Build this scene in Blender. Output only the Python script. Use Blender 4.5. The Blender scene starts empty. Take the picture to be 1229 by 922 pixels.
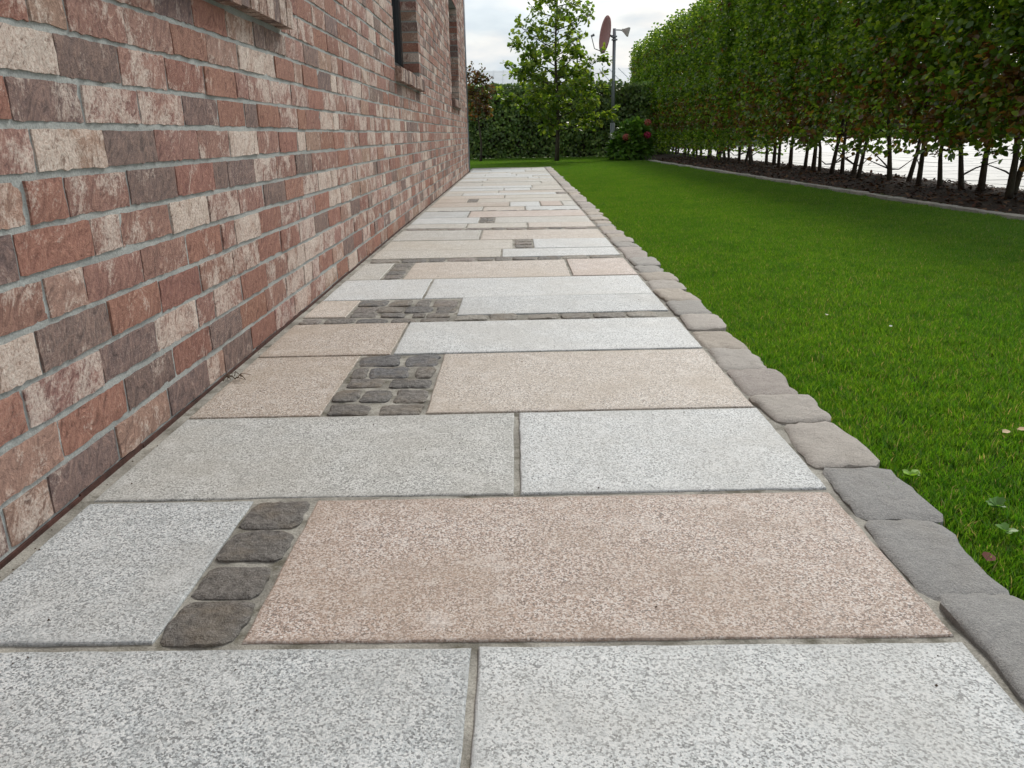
import bpy, math, random
import numpy as np
from mathutils import Vector, Matrix

R_ = math.radians
scene = bpy.context.scene
rng = np.random.default_rng(7)
random.seed(7)

# ------------------------------------------------------------------ camera
CAM_H = 0.64
PITCH, YAW, ROLL = 0.30909, -0.00854, 0.01878
cam_data = bpy.data.cameras.new('camera')
cam = bpy.data.objects.new('camera', cam_data)
scene.collection.objects.link(cam)
fw = Vector((math.sin(YAW) * math.cos(PITCH), math.cos(YAW) * math.cos(PITCH), -math.sin(PITCH)))
rt = Vector((math.cos(YAW), -math.sin(YAW), 0))
up = rt.cross(fw)
c_, s_ = math.cos(ROLL), math.sin(ROLL)
RR, UU = c_ * rt - s_ * up, s_ * rt + c_ * up
M3 = Matrix((RR, UU, -fw)).transposed()
cam.matrix_world = Matrix.Translation((0, 0, CAM_H)) @ M3.to_4x4()
cam_data.sensor_width = 36
cam_data.lens = 940 / 1229 * 36
cam_data.clip_start = 0.02
cam_data.clip_end = 2000
scene.camera = cam

# ------------------------------------------------------------------ sky, sun, exposure
SUN_EL, SUN_AZ = 38.0, 24.0            # azimuth measured from +Y towards +X
world = bpy.data.worlds.new('World')
scene.world = world
world.use_nodes = True
wt = world.node_tree
wt.nodes.clear()


def wn(t, **kw):
    n = wt.nodes.new(t)
    for k, v in kw.items():
        setattr(n, k, v)
    return n


w_out = wn('ShaderNodeOutputWorld')
w_bg = wn('ShaderNodeBackground')
w_bg.inputs['Strength'].default_value = 0.1
w_sky = wn('ShaderNodeTexSky', sky_type='NISHITA', sun_disc=False)
w_sky.sun_elevation = R_(SUN_EL)
w_sky.sun_rotation = R_(SUN_AZ)
w_sky.air_density = 1.0
w_sky.dust_density = 2.0
w_tc = wn('ShaderNodeTexCoord')
w_sep = wn('ShaderNodeSeparateXYZ')
w_add = wn('ShaderNodeMath', operation='ADD'); w_add.inputs[1].default_value = 0.22
w_abs = wn('ShaderNodeMath', operation='ABSOLUTE')
w_div = wn('ShaderNodeVectorMath', operation='DIVIDE')
w_cmb = wn('ShaderNodeCombineXYZ')
w_noise = wn('ShaderNodeTexNoise'); w_noise.inputs['Scale'].default_value = 1.5
w_noise.inputs['Detail'].default_value = 7; w_noise.inputs['Roughness'].default_value = 0.52
w_noise2 = wn('ShaderNodeTexNoise'); w_noise2.inputs['Scale'].default_value = 2.6
w_noise2.inputs['Detail'].default_value = 5
w_ramp = wn('ShaderNodeValToRGB')
w_ramp.color_ramp.elements[0].position = 0.30; w_ramp.color_ramp.elements[0].color = (0.55, 0.55, 0.55, 1)
w_ramp.color_ramp.elements[1].position = 0.56; w_ramp.color_ramp.elements[1].color = (1, 1, 1, 1)
w_cl = wn('ShaderNodeValToRGB')
w_cl.color_ramp.elements[0].position = 0.38; w_cl.color_ramp.elements[0].color = (0.66, 0.745, 0.81, 1)
w_cl.color_ramp.elements[1].position = 0.60; w_cl.color_ramp.elements[1].color = (0.98, 0.96, 0.92, 1)
w_mul = wn('ShaderNodeVectorMath', operation='SCALE'); w_mul.inputs['Scale'].default_value = 6.3
w_mix = wn('ShaderNodeMix', data_type='RGBA')
L = wt.links.new
L(w_tc.outputs['Generated'], w_sep.inputs[0])
L(w_sep.outputs['Z'], w_abs.inputs[0]); L(w_abs.outputs[0], w_add.inputs[0])
for i in range(3):
    L(w_add.outputs[0], w_cmb.inputs[i])
L(w_tc.outputs['Generated'], w_div.inputs[0]); L(w_cmb.outputs[0], w_div.inputs[1])
L(w_div.outputs[0], w_noise.inputs['Vector']); L(w_div.outputs[0], w_noise2.inputs['Vector'])
L(w_noise.outputs['Fac'], w_ramp.inputs[0]); L(w_noise2.outputs['Fac'], w_cl.inputs[0])
L(w_cl.outputs[0], w_mul.inputs[0])
L(w_ramp.outputs[0], w_mix.inputs['Factor'])
L(w_sky.outputs[0], w_mix.inputs['A']); L(w_mul.outputs[0], w_mix.inputs['B'])
L(w_mix.outputs['Result'], w_bg.inputs['Color']); L(w_bg.outputs[0], w_out.inputs[0])

sun_d = bpy.data.lights.new('sun', 'SUN')
sun_d.energy = 1.5
sun_d.angle = R_(12)
sun_d.color = (1.0, 0.955, 0.88)
sun = bpy.data.objects.new('sun', sun_d)
scene.collection.objects.link(sun)
sd = Vector((math.sin(R_(SUN_AZ)) * math.cos(R_(SUN_EL)), math.cos(R_(SUN_AZ)) * math.cos(R_(SUN_EL)), math.sin(R_(SUN_EL))))
sun.rotation_euler = sd.to_track_quat('Z', 'Y').to_euler()
sun.location = sd * 30

scene.view_settings.view_transform = 'Standard'
scene.view_settings.look = 'None'
scene.view_settings.gamma = 1
scene.view_settings.exposure = 0.70
scene.render.engine = 'CYCLES'
scene.cycles.use_light_tree = False
scene.cycles.caustics_reflective = False
scene.cycles.caustics_refractive = False
scene.cycles.max_bounces = 5
scene.cycles.diffuse_bounces = 3
scene.cycles.glossy_bounces = 2
scene.cycles.transmission_bounces = 3
scene.cycles.transparent_max_bounces = 4

# ------------------------------------------------------------------ helpers
COL = scene.collection


def srgb(r, g, b):
    f = lambda c: ((c / 255 + 0.055) / 1.055) ** 2.4 if c > 10 else c / 255 / 12.92
    return (f(r), f(g), f(b))


def tag(o, label=None, category=None, group=None, kind=None):
    if label: o['label'] = label
    if category: o['category'] = category
    if group: o['group'] = group
    if kind: o['kind'] = kind
    return o


def empty(name, loc=(0, 0, 0)):
    o = bpy.data.objects.new(name, None)
    o.location = loc
    o.empty_display_size = 0.1
    COL.objects.link(o)
    return o


def mesh_obj(name, verts, faces, mat=None, parent=None, tint=None, smooth=False, link=True, loc=None):
    """tint: one rgb(a) or an (n,4) array per vertex"""
    me = bpy.data.meshes.new(name)
    v = np.asarray(verts, dtype=np.float32).reshape(-1, 3)
    if isinstance(faces, np.ndarray):
        k = faces.shape[1]
        me.vertices.add(len(v)); me.vertices.foreach_set('co', v.ravel())
        me.loops.add(faces.size); me.loops.foreach_set('vertex_index', faces.ravel().astype(np.int32))
        me.polygons.add(len(faces))
        me.polygons.foreach_set('loop_start', np.arange(0, faces.size, k, dtype=np.int32))
        me.update(calc_edges=True)
    else:
        me.from_pydata(v.tolist(), [], faces)
        me.update()
    if tint is not None:
        t = np.asarray(tint, dtype=np.float32)
        if t.ndim == 1:
            t = np.tile(np.r_[t, [1.0] * (4 - len(t))].astype(np.float32), (len(v), 1))
        at = me.attributes.new('tint', 'FLOAT_COLOR', 'POINT')
        at.data.foreach_set('color', t.ravel())
    if smooth:
        me.polygons.foreach_set('use_smooth', np.ones(len(me.polygons), dtype=bool))
    if mat: me.materials.append(mat)
    o = bpy.data.objects.new(name, me)
    if link: COL.objects.link(o)
    if parent: o.parent = parent
    if loc is not None: o.location = loc
    return o


class MB:
    """collects simple shapes into one mesh"""
    def __init__(s): s.v, s.f = [], []
    def add(s, v, f):
        n = len(s.v); s.v += [tuple(p) for p in v]; s.f += [tuple(i + n for i in q) for q in f]
    def box(s, x0, x1, y0, y1, z0, z1, bev=0.0):
        if bev <= 0:
            v = [(x, y, z) for z in (z0, z1) for y in (y0, y1) for x in (x0, x1)]
            s.add(v, [(0, 2, 3, 1), (4, 5, 7, 6), (0, 1, 5, 4), (2, 6, 7, 3), (0, 4, 6, 2), (1, 3, 7, 5)])
            return
        import bmesh
        bm = bmesh.new(); bmesh.ops.create_cube(bm, size=1)
        for w in bm.verts:
            w.co = ((x0 + x1) / 2 + w.co.x * (x1 - x0), (y0 + y1) / 2 + w.co.y * (y1 - y0), (z0 + z1) / 2 + w.co.z * (z1 - z0))
        bmesh.ops.bevel(bm, geom=bm.edges[:], offset=bev, segments=1, affect='EDGES')
        bm.verts.index_update()
        s.add([w.co[:] for w in bm.verts], [[w.index for w in f.verts] for f in bm.faces])
        bm.free()
    def tube(s, pts, rad, n=8, cap=True):
        pts = [Vector(p) for p in pts]
        if not hasattr(rad, '__len__'): rad = [rad] * len(pts)
        base = len(s.v); prev = None
        for i, p in enumerate(pts):
            d = (pts[min(i + 1, len(pts) - 1)] - pts[max(i - 1, 0)])
            d = d.normalized() if d.length > 1e-9 else Vector((0, 0, 1))
            if prev is None:
                u = d.orthogonal().normalized()
            else:
                u = (prev - d * prev.dot(d)); u = u.normalized() if u.length > 1e-6 else d.orthogonal().normalized()
            prev = u; w = d.cross(u)
            for k in range(n):
                a = 2 * math.pi * k / n
                s.v.append(tuple(p + (u * math.cos(a) + w * math.sin(a)) * rad[i]))
        for i in range(len(pts) - 1):
            for k in range(n):
                a, b = base + i * n + k, base + i * n + (k + 1) % n
                s.f.append((a, b, b + n, a + n))
        if cap:
            s.f.append(tuple(base + k for k in range(n))[::-1])
            s.f.append(tuple(base + (len(pts) - 1) * n + k for k in range(n)))
    def build(s, name, mat, parent=None, tint=None, smooth=False, **kw):
        return mesh_obj(name, s.v, s.f, mat, parent, tint, smooth, **kw)


def vnoise(x, y, seed=0):
    """cheap smooth 2-D value noise in -1..1"""
    x = np.asarray(x, float); y = np.asarray(y, float)
    xi, yi = np.floor(x), np.floor(y); fx, fy = x - xi, y - yi
    fx = fx * fx * (3 - 2 * fx); fy = fy * fy * (3 - 2 * fy)
    def hsh(a, b):
        v = np.sin(a * 127.1 + b * 311.7 + seed * 74.7) * 43758.5453
        return (v - np.floor(v)) * 2 - 1
    return (hsh(xi, yi) * (1 - fx) * (1 - fy) + hsh(xi + 1, yi) * fx * (1 - fy) + hsh(xi, yi + 1) * (1 - fx) * fy + hsh(xi + 1, yi + 1) * fx * fy)


# ------------------------------------------------------------------ materials
class NT:
    def __init__(s, name):
        s.m = bpy.data.materials.new(name); s.m.use_nodes = True
        s.t = s.m.node_tree; s.t.nodes.clear()
        s.out = s.t.nodes.new('ShaderNodeOutputMaterial')
    def n(s, typ, inp=None, **kw):
        n = s.t.nodes.new(typ)
        for k, v in kw.items(): setattr(n, k, v)
        for k, v in (inp or {}).items(): s.put(n.inputs[k], v)
        return n
    def put(s, sock, v):
        if isinstance(v, bpy.types.NodeSocket): s.t.links.new(v, sock)
        elif isinstance(v, tuple) and len(v) == 3 and sock.type == 'RGBA': sock.default_value = (*v, 1)
        else: sock.default_value = v
    def attr(s, name): return s.n('ShaderNodeAttribute', attribute_name=name)
    def pos(s): return s.n('ShaderNodeNewGeometry').outputs['Position']
    def noise(s, vec, scale, detail=4, rough=0.55, dist=0.0):
        return s.n('ShaderNodeTexNoise', {'Vector': vec, 'Scale': scale, 'Detail': detail, 'Roughness': rough, 'Distortion': dist}).outputs['Fac']
    def voro(s, vec, scale, out='Color', **kw):
        return s.n('ShaderNodeTexVoronoi', {'Vector': vec, 'Scale': scale}, **kw).outputs[out]
    def ramp(s, fac, stops, interp='LINEAR'):
        r = s.n('ShaderNodeValToRGB', {'Fac': fac}); cr = r.color_ramp; cr.interpolation = interp
        while len(cr.elements) > 1: cr.elements.remove(cr.elements[-1])
        cr.elements[0].position = stops[0][0]
        for p, c in stops[1:]: cr.elements.new(p)
        for e, (p, c) in zip(cr.elements, stops):
            e.position = p; e.color = (c, c, c, 1) if not hasattr(c, '__len__') else (*c, 1)
        return r.outputs['Color']
    def mix(s, fac, a, b, mode='MIX'):
        n = s.n('ShaderNodeMix', data_type='RGBA', blend_type=mode)
        s.put(n.inputs['Factor'], fac); s.put(n.inputs['A'], a); s.put(n.inputs['B'], b)
        return n.outputs['Result']
    def math(s, op, a, b=0.0, clamp=False):
        return s.n('ShaderNodeMath', {0: a, 1: b}, operation=op, use_clamp=clamp).outputs[0]
    def vmul(s, vec, v): return s.n('ShaderNodeVectorMath', {0: vec, 1: v}, operation='MULTIPLY').outputs[0]
    def vadd(s, vec, v): return s.n('ShaderNodeVectorMath', {0: vec, 1: v}, operation='ADD').outputs[0]
    def bump(s, h, strength, dist, normal=None):
        n = s.n('ShaderNodeBump', {'Height': h, 'Strength': strength, 'Distance': dist})
        if normal: s.put(n.inputs['Normal'], normal)
        return n.outputs[0]
    def bsdf(s, **kw):
        n = s.n('ShaderNodeBsdfPrincipled')
        for k, v in kw.items():
            s.put(n.inputs[k.replace('_', ' ')], v)
        return n.outputs[0]
    def end(s, sh): s.put(s.out.inputs['Surface'], sh); return s.m


def mat_brick():
    t = NT('brick_face'); a = t.attr('tint'); base = a.outputs['Color']; k = a.outputs['Alpha']
    # every brick has its own patch of pattern (whole part of alpha); its fraction is the amount of pale lime bloom
    off = t.n('ShaderNodeCombineXYZ', {0: t.math('MULTIPLY', k, 31.7), 1: t.math('MULTIPLY', k, 57.3), 2: t.math('MULTIPLY', k, 13.1)}).outputs[0]
    p = t.vadd(t.pos(), off)
    ps = t.vmul(t.n('ShaderNodeVectorRotate', {'Vector': p, 'Axis': (1, 0, 0), 'Angle': 0.6}).outputs[0], (1.0, 1.0, 0.5))
    frac = t.math('FRACT', k)
    blot = t.noise(p, 11, 3, 0.5, 0.8)
    fine = t.noise(p, 150, 4, 0.75)
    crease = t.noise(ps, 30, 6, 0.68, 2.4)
    m0 = t.math('ADD', t.math('MULTIPLY', blot, 0.62), t.math('MULTIPLY', crease, 0.38))
    m0 = t.math('ADD', m0, t.math('ADD', t.math('MULTIPLY', frac, 0.42), t.math('MULTIPLY', t.math('SUBTRACT', fine, 0.5), 0.30)))
    msk = t.ramp(m0, [(0.62, 0.0), (0.74, 0.62), (0.90, 0.92)])
    col = t.mix(t.ramp(crease, [(0.40, 0.0), (0.66, 1.0)]), t.mix(0.42, base, srgb(98, 76, 72)), t.mix(0.34, base, srgb(198, 160, 142)))
    pale = t.mix(t.ramp(fine, [(0.35, 0.0), (0.65, 1.0)]), srgb(208, 186, 173), srgb(238, 228, 218))
    col = t.mix(msk, col, pale)
    crease_shade = t.ramp(crease, [(0.33, 0.9), (0.385, 0.35), (0.42, 0.0)])  # shade in the crease hollows, painted into the brick colour
    col = t.mix(crease_shade, col, t.mix(0.65, base, srgb(62, 47, 45)))
    col = t.mix(t.ramp(fine, [(0.30, 0.65), (0.46, 0.0)]), col, t.mix(0.6, base, srgb(70, 54, 50)))
    col = t.mix(t.ramp(fine, [(0.58, 0.0), (0.75, 0.4)]), col, srgb(222, 200, 188))
    h = t.math('ADD', crease, t.math('MULTIPLY', fine, 0.45))
    return t.end(t.bsdf(Base_Color=col, Roughness=0.92, Normal=t.bump(h, 0.9, 0.010)))


def mat_mortar(name, c0, c1, rough=0.95, scale=1.0, moss=False):
    t = NT(name); p = t.pos()
    n1 = t.noise(p, 9 * scale, 5, 0.6); n2 = t.noise(p, 260 * scale, 3, 0.7); n3 = t.noise(p, 70 * scale, 4, 0.6)
    col = t.mix(t.ramp(n1, [(0.35, 0.0), (0.65, 1.0)]), c0, c1)
    col = t.mix(t.ramp(n2, [(0.35, 0.5), (0.6, 0.0)]), col, tuple(x * 0.45 for x in c0))
    if moss:
        col = t.mix(t.ramp(t.noise(p, 14, 5, 0.7), [(0.50, 0.0), (0.66, 0.75)]), col, srgb(72, 68, 50))
    h = t.math('ADD', t.math('MULTIPLY', n2, 0.5), n3)
    return t.end(t.bsdf(Base_Color=col, Roughness=rough, Normal=t.bump(h, 0.7, 0.004)))


def mat_granite(name='granite'):
    t = NT(name); a = t.attr('tint'); base = a.outputs['Color']; k = a.outputs['Alpha']
    off = t.n('ShaderNodeCombineXYZ', {0: t.math('MULTIPLY', k, 17.0), 1: t.math('MULTIPLY', k, 29.0), 2: 0.0}).outputs[0]
    p = t.vadd(t.pos(), off)
    cells = t.n('ShaderNodeSeparateColor', {0: t.voro(p, 400, 'Color')})
    c1, c2 = cells.outputs[0], cells.outputs[1]
    clump = t.noise(p, 240, 4, 0.85, 0.2)
    patch = t.noise(p, 15, 5, 0.65)
    big = t.noise(p, 2.8, 4, 0.6)
    v = t.math('ADD', t.math('MULTIPLY', c1, 0.42), t.math('MULTIPLY', clump, 0.85))
    light = t.mix(0.6, base, (0.88, 0.88, 0.87))
    dark = t.mix(0.70, base, (0.045, 0.044, 0.046))
    col = t.mix(t.ramp(v, [(0.44, 1.0), (0.53, 0.4), (0.59, 0.0)]), base, dark)
    col = t.mix(t.ramp(v, [(0.63, 0.0), (0.78, 1.0)]), col, light)
    col = t.mix(t.ramp(c2, [(0.88, 0.0), (0.91, 0.8)]), col, t.mix(0.85, base, (0.03, 0.03, 0.033)))
    # weather stains, dust
    col = t.mix(t.ramp(big, [(0.42, 0.0), (0.66, 0.5)]), col, t.mix(0.45, base, srgb(150, 136, 114)))
    col = t.mix(t.ramp(patch, [(0.32, 0.4), (0.46, 0.0)]), col, t.mix(0.4, base, srgb(108, 106, 101)))
    col = t.mix(t.ramp(patch, [(0.54, 0.0), (0.74, 0.5)]), col, light)
    spots = t.ramp(t.voro(p, 9, 'Distance'), [(0.035, 0.5), (0.09, 0.0)])
    col = t.mix(t.math('MULTIPLY', spots, t.ramp(t.noise(p, 4, 2), [(0.5, 0.0), (0.6, 1.0)])), col, t.mix(0.3, base, srgb(92, 88, 78)))
    # grime gathered along the joints
    eg = t.attr('edge').outputs['Fac']
    gm = t.math('MULTIPLY', eg, t.ramp(t.noise(p, 30, 5, 0.7), [(0.38, 0.0), (0.62, 0.75)]))
    col = t.mix(gm, col, t.mix(0.35, base, srgb(104, 98, 86)))
    h = t.math('ADD', clump, t.math('MULTIPLY', patch, 0.8))
    nrm = t.bump(h, 0.6, 0.003)
    return t.end(t.bsdf(Base_Color=col, Roughness=0.56, Normal=nrm))


def mat_sett():
    t = NT('rough_sett_stone'); a = t.attr('tint'); base = a.outputs['Color']; k = a.outputs['Alpha']
    off = t.n('ShaderNodeCombineXYZ', {0: t.math('MULTIPLY', k, 17.0), 1: t.math('MULTIPLY', k, 29.0), 2: 0.0}).outputs[0]
    p = t.vadd(t.pos(), off)
    n1 = t.noise(p, 60, 6, 0.72, 0.15); n2 = t.noise(p, 300, 3, 0.75); n3 = t.noise(p, 11, 4, 0.6)
    col = t.mix(t.ramp(n1, [(0.35, 0.0), (0.68, 1.0)]), t.mix(0.55, base, (0.03, 0.03, 0.03)), t.mix(0.34, base, (0.55, 0.53, 0.5)))
    col = t.mix(t.ramp(n2, [(0.56, 0.0), (0.72, 0.6)]), col, (0.5, 0.49, 0.47))
    col = t.mix(t.ramp(n2, [(0.28, 0.6), (0.42, 0.0)]), col, (0.03, 0.03, 0.03))
    col = t.mix(t.ramp(n3, [(0.48, 0.0), (0.68, 0.55)]), col, srgb(142, 128, 108))
    h = t.math('ADD', n1, t.math('MULTIPLY', n2, 0.35))
    return t.end(t.bsdf(Base_Color=col, Roughness=0.62, Normal=t.bump(h, 0.95, 0.016)))


def mat_kerb():
    t = NT('kerb_stone'); a = t.attr('tint'); base = a.outputs['Color']; k = a.outputs['Alpha']
    off = t.n('ShaderNodeCombineXYZ', {0: t.math('MULTIPLY', k, 17.0), 1: t.math('MULTIPLY', k, 29.0), 2: 0.0}).outputs[0]
    p = t.vadd(t.pos(), off)
    n1 = t.noise(p, 30, 7, 0.72, 0.4); n2 = t.noise(p, 330, 3, 0.8); n3 = t.noise(p, 7, 4, 0.6)
    col = t.mix(t.ramp(n1, [(0.3, 0.0), (0.7, 1.0)]), t.mix(0.25, base, (0.09, 0.085, 0.085)), t.mix(0.2, base, (0.5, 0.48, 0.46)))
    col = t.mix(t.ramp(n2, [(0.32, 0.55), (0.45, 0.0)]), col, (0.09, 0.09, 0.095))
    col = t.mix(t.ramp(n2, [(0.54, 0.0), (0.68, 0.6)]), col, (0.56, 0.54, 0.52))
    col = t.mix(t.ramp(n3, [(0.5, 0.0), (0.72, 0.25)]), col, srgb(128, 118, 100))
    h = t.math('ADD', n1, t.math('MULTIPLY', n2, 0.3))
    return t.end(t.bsdf(Base_Color=col, Roughness=0.66, Normal=t.bump(h, 0.9, 0.011)))


def mat_leaf(name, trans=0.42, rough=0.38, glow=(1.7, 1.75, 0.9)):
    t = NT(name); base = t.attr('tint').outputs['Color']
    pr = t.bsdf(Base_Color=base, Roughness=rough)
    tl = t.n('ShaderNodeBsdfTranslucent', {'Color': t.mix(1.0, base, glow, 'MULTIPLY')}).outputs[0]
    return t.end(t.n('ShaderNodeMixShader', {0: trans, 1: pr, 2: tl}).outputs[0])


def mat_grass():
    t = NT('grass_blade'); base = t.attr('tint').outputs['Color']; p = t.pos()
    n = t.noise(t.vmul(p, (1, 1, 0)), 1.3, 5, 0.7)
    base = t.mix(t.ramp(n, [(0.36, 0.0), (0.62, 1.0)]), base, t.mix(1.0, base, (1.3, 1.14, 1.1), 'MULTIPLY'))
    n2 = t.noise(t.vmul(p, (1, 1, 0)), 7, 4, 0.7)
    base = t.mix(t.ramp(n2, [(0.52, 0.0), (0.70, 0.8)]), base, t.mix(1.0, base, (0.5, 0.66, 0.9), 'MULTIPLY'))
    pr = t.bsdf(Base_Color=base, Roughness=0.42)
    tl = t.n('ShaderNodeBsdfTranslucent', {'Color': t.mix(1.0, base, (1.75, 1.75, 0.9), 'MULTIPLY')}).outputs[0]
    return t.end(t.n('ShaderNodeMixShader', {0: 0.5, 1: pr, 2: tl}).outputs[0])


def mat_plain(name, c, rough=0.6, metal=0.0, noise_scale=30, var=0.25, bump=0.0):
    t = NT(name); p = t.pos()
    n = t.noise(p, noise_scale, 5, 0.6)
    col = t.mix(t.ramp(n, [(0.3, 0.0), (0.7, 1.0)]), tuple(x * (1 - var) for x in c), tuple(min(1, x * (1 + var)) for x in c))
    kw = dict(Base_Color=col, Roughness=rough, Metallic=metal)
    if bump: kw['Normal'] = t.bump(n, bump, 0.01)
    return t.end(t.bsdf(**kw))


def mat_bark():
    t = NT('bark'); p = t.vmul(t.pos(), (1, 1, 0.3))
    n = t.noise(p, 60, 6, 0.65, 0.6); n2 = t.noise(t.pos(), 9, 4)
    col = t.mix(t.ramp(n, [(0.3, 0.0), (0.7, 1.0)]), srgb(46, 40, 34), srgb(96, 86, 74))
    col = t.mix(t.ramp(n2, [(0.5, 0.0), (0.75, 0.5)]), col, srgb(86, 92, 66))
    return t.end(t.bsdf(Base_Color=col, Roughness=0.9, Normal=t.bump(n, 0.8, 0.01)))


def mat_soil(name, c0, c1, s=40):
    t = NT(name); p = t.pos()
    n = t.noise(p, s, 6, 0.7); n2 = t.noise(p, 3, 4)
    col = t.mix(t.ramp(n, [(0.3, 0.0), (0.7, 1.0)]), c0, c1)
    col = t.mix(t.ramp(n2, [(0.4, 0.0), (0.7, 0.5)]), col, tuple(x * 0.6 for x in c0))
    return t.end(t.bsdf(Base_Color=col, Roughness=0.98, Normal=t.bump(n, 0.8, 0.02)))


def mat_yard():
    t = NT('pale_paving'); p = t.pos()
    n = t.noise(p, 30, 6, 0.6); n2 = t.noise(p, 1.2, 5, 0.6)
    col = t.mix(t.ramp(n, [(0.3, 0.0), (0.7, 1.0)]), (0.36, 0.36, 0.355), (0.50, 0.50, 0.49))
    col = t.mix(t.ramp(n2, [(0.45, 0.0), (0.7, 0.35)]), col, (0.36, 0.355, 0.34))
    return t.end(t.bsdf(Base_Color=col, Roughness=0.6, Normal=t.bump(n, 0.4, 0.01)))


def mat_glass():
    t = NT('dark_window_glass')
    return t.end(t.bsdf(Base_Color=(0.012, 0.016, 0.02), Roughness=0.03, Specular_IOR_Level=0.6))


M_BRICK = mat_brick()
M_MORTAR = mat_mortar('wall_mortar', srgb(160, 164, 162), srgb(184, 187, 184))
M_BED = mat_mortar('path_joint_mortar', srgb(132, 129, 121), srgb(186, 183, 174), scale=1.0, moss=True)
M_GRANITE = mat_granite()
M_SETT = mat_sett()
M_KERB = mat_kerb()
M_LEAF = mat_leaf('beech_leaf', 0.5, 0.27, (2.4, 2.3, 0.9))
M_IVY = mat_leaf('ivy_leaf', 0.2, 0.42)
M_OAK = mat_leaf('tree_leaf', 0.5, 0.4, (2.3, 2.2, 0.9))
M_HYD = mat_leaf('hydrangea_leaf', 0.3, 0.5)
M_GRASS = mat_grass()
M_PETAL = mat_leaf('petal', 0.3, 0.7)
M_BARK = mat_bark()
M_SOIL = mat_soil('lawn_soil', srgb(48, 62, 22), srgb(80, 88, 40))
M_MULCH = mat_soil('bark_mulch', srgb(36, 26, 20), srgb(70, 52, 40), 60)
M_GROUND = mat_soil('meadow', srgb(60, 76, 34), srgb(92, 104, 52), 4)
M_YARD = mat_yard()
M_GLASS = mat_glass()
M_FRAME = mat_plain('anthracite_frame', srgb(48, 52, 56), 0.4, 0.0, 12, 0.1)
M_ZINC = mat_plain('grey_metal', srgb(128, 134, 140), 0.5, 0.4, 14, 0.12)
M_DISH = mat_plain('brick_red_dish', srgb(158, 100, 98), 0.55, 0.0, 6, 0.1)
M_LAMP = mat_plain('pale_lamp_housing', srgb(176, 174, 168), 0.5, 0.2, 16, 0.15)
M_DPC = mat_plain('damp_proof_strip', srgb(72, 42, 34), 0.9, 0.0, 22, 0.55, 0.6)
M_ROOF = mat_plain('pale_sheet_roof', srgb(168, 176, 182), 0.55, 0.0, 2, 0.1)
M_BARNWALL = mat_plain('barn_wall', srgb(84, 92, 98), 0.8, 0.0, 3, 0.15)
M_PLASTER = mat_plain('house_body', srgb(150, 140, 132), 0.9, 0.0, 8, 0.1)
M_DRY = mat_plain('dry_stem', srgb(88, 72, 56), 0.95, 0.0, 60, 0.3)
M_EDGE = mat_kerb()

# ------------------------------------------------------------------ ground, lawn sheets, yard
WALLX = -0.8285


def sheet(name, x0, x1, y0, y1, z, mat, label, cat, nx=1, ny=1, amp=0.0, seed=0):
    xs = np.linspace(x0, x1, nx + 1); ys = np.linspace(y0, y1, ny + 1)
    X, Y = np.meshgrid(xs, ys); Z = np.full_like(X, z)
    if amp: Z = Z + amp * (vnoise(X * 3, Y * 3, seed) + 0.5 * vnoise(X * 9, Y * 9, seed + 1))
    v = np.stack([X, Y, Z], -1).reshape(-1, 3)
    i = np.arange(ny)[:, None] * (nx + 1) + np.arange(nx)[None]
    f = np.stack([i, i + 1, i + nx + 2, i + nx + 1], -1).reshape(-1, 4)
    o = mesh_obj(name, v, f, mat, smooth=True)
    return tag(o, label, cat, kind='structure')


sheet('ground', -400, 400, -400, 400, -0.11, M_GROUND, 'flat meadow ground reaching the horizon', 'ground')
sheet('lawn', -3.4, 4.0, -1.2, 22.9, -0.028, M_SOIL, 'mown lawn soil between the path and the hedge', 'lawn', 60, 180, 0.004, 3)

BED_A, BED_B = (3.75, 4.2), (3.10, 21.0)          # bed edging line


def edge_x(y):
    return BED_A[0] + (BED_B[0] - BED_A[0]) * (y - BED_A[1]) / (BED_B[1] - BED_A[1])


# planting bed: soil rising a little towards the trunks
ys = np.linspace(2.5, 25.5, 150); us = np.linspace(0, 1, 14)
bv = []
for y in ys:
    x0 = edge_x(y) + 0.05
    for u in us:
        x = x0 + (5.25 - x0) * u
        z = -0.045 + 0.075 * math.sin(min(1, u * 1.25) * math.pi * 0.5) - (0.07 * max(0, (u - 0.8) / 0.2)) + 0.012 * float(vnoise(x * 7, y * 7, 5))
        bv.append((x, y, z))
n_ = len(us)
bf = np.array([(i * n_ + j, i * n_ + j + 1, (i + 1) * n_ + j + 1, (i + 1) * n_ + j) for i in range(len(ys) - 1) for j in range(n_ - 1)])
tag(mesh_obj('planting_bed', bv, bf, M_MULCH, smooth=True), 'dark brown mulched soil strip under the right hedge', 'bed', kind='structure')

# pale paved yard seen between the trunks: rows of large pavers with open joints
yard = sheet('yard', 5.2, 40, -10, 110, -0.075, M_YARD, 'pale paved yard seen between the hedge trunks', 'yard')
yv = MB()
for i in range(26):
    for j in range(34):
        x0, y0 = 5.24 + i * 0.8, -2 + j * 0.8
        yv.box(x0, x0 + 0.785, y0, y0 + 0.785, -0.12, -0.062 + random.uniform(-0.004, 0.004))
tag(yv.build('paver', M_YARD, yard), kind='stuff')

# ------------------------------------------------------------------ path
SL, SR = -0.80, 0.572
pv = sheet('path', WALLX - 0.02, 0.70, -1.0, 16.35, -0.0038, M_BED, 'straight garden path of granite slabs along the brick wall', 'path', 40, 420, 0.0013, 11)
TONE = {'W': srgb(210, 215, 217), 'G': srgb(190, 192, 189), 'B': srgb(192, 198, 201), 'C': srgb(198, 192, 180), 'P': srgb(186, 162, 147), 'T': srgb(184, 166, 149),
        'E': srgb(196, 182, 168), 'K': srgb(196, 176, 164), 'S': srgb(192, 190, 183)}


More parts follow.
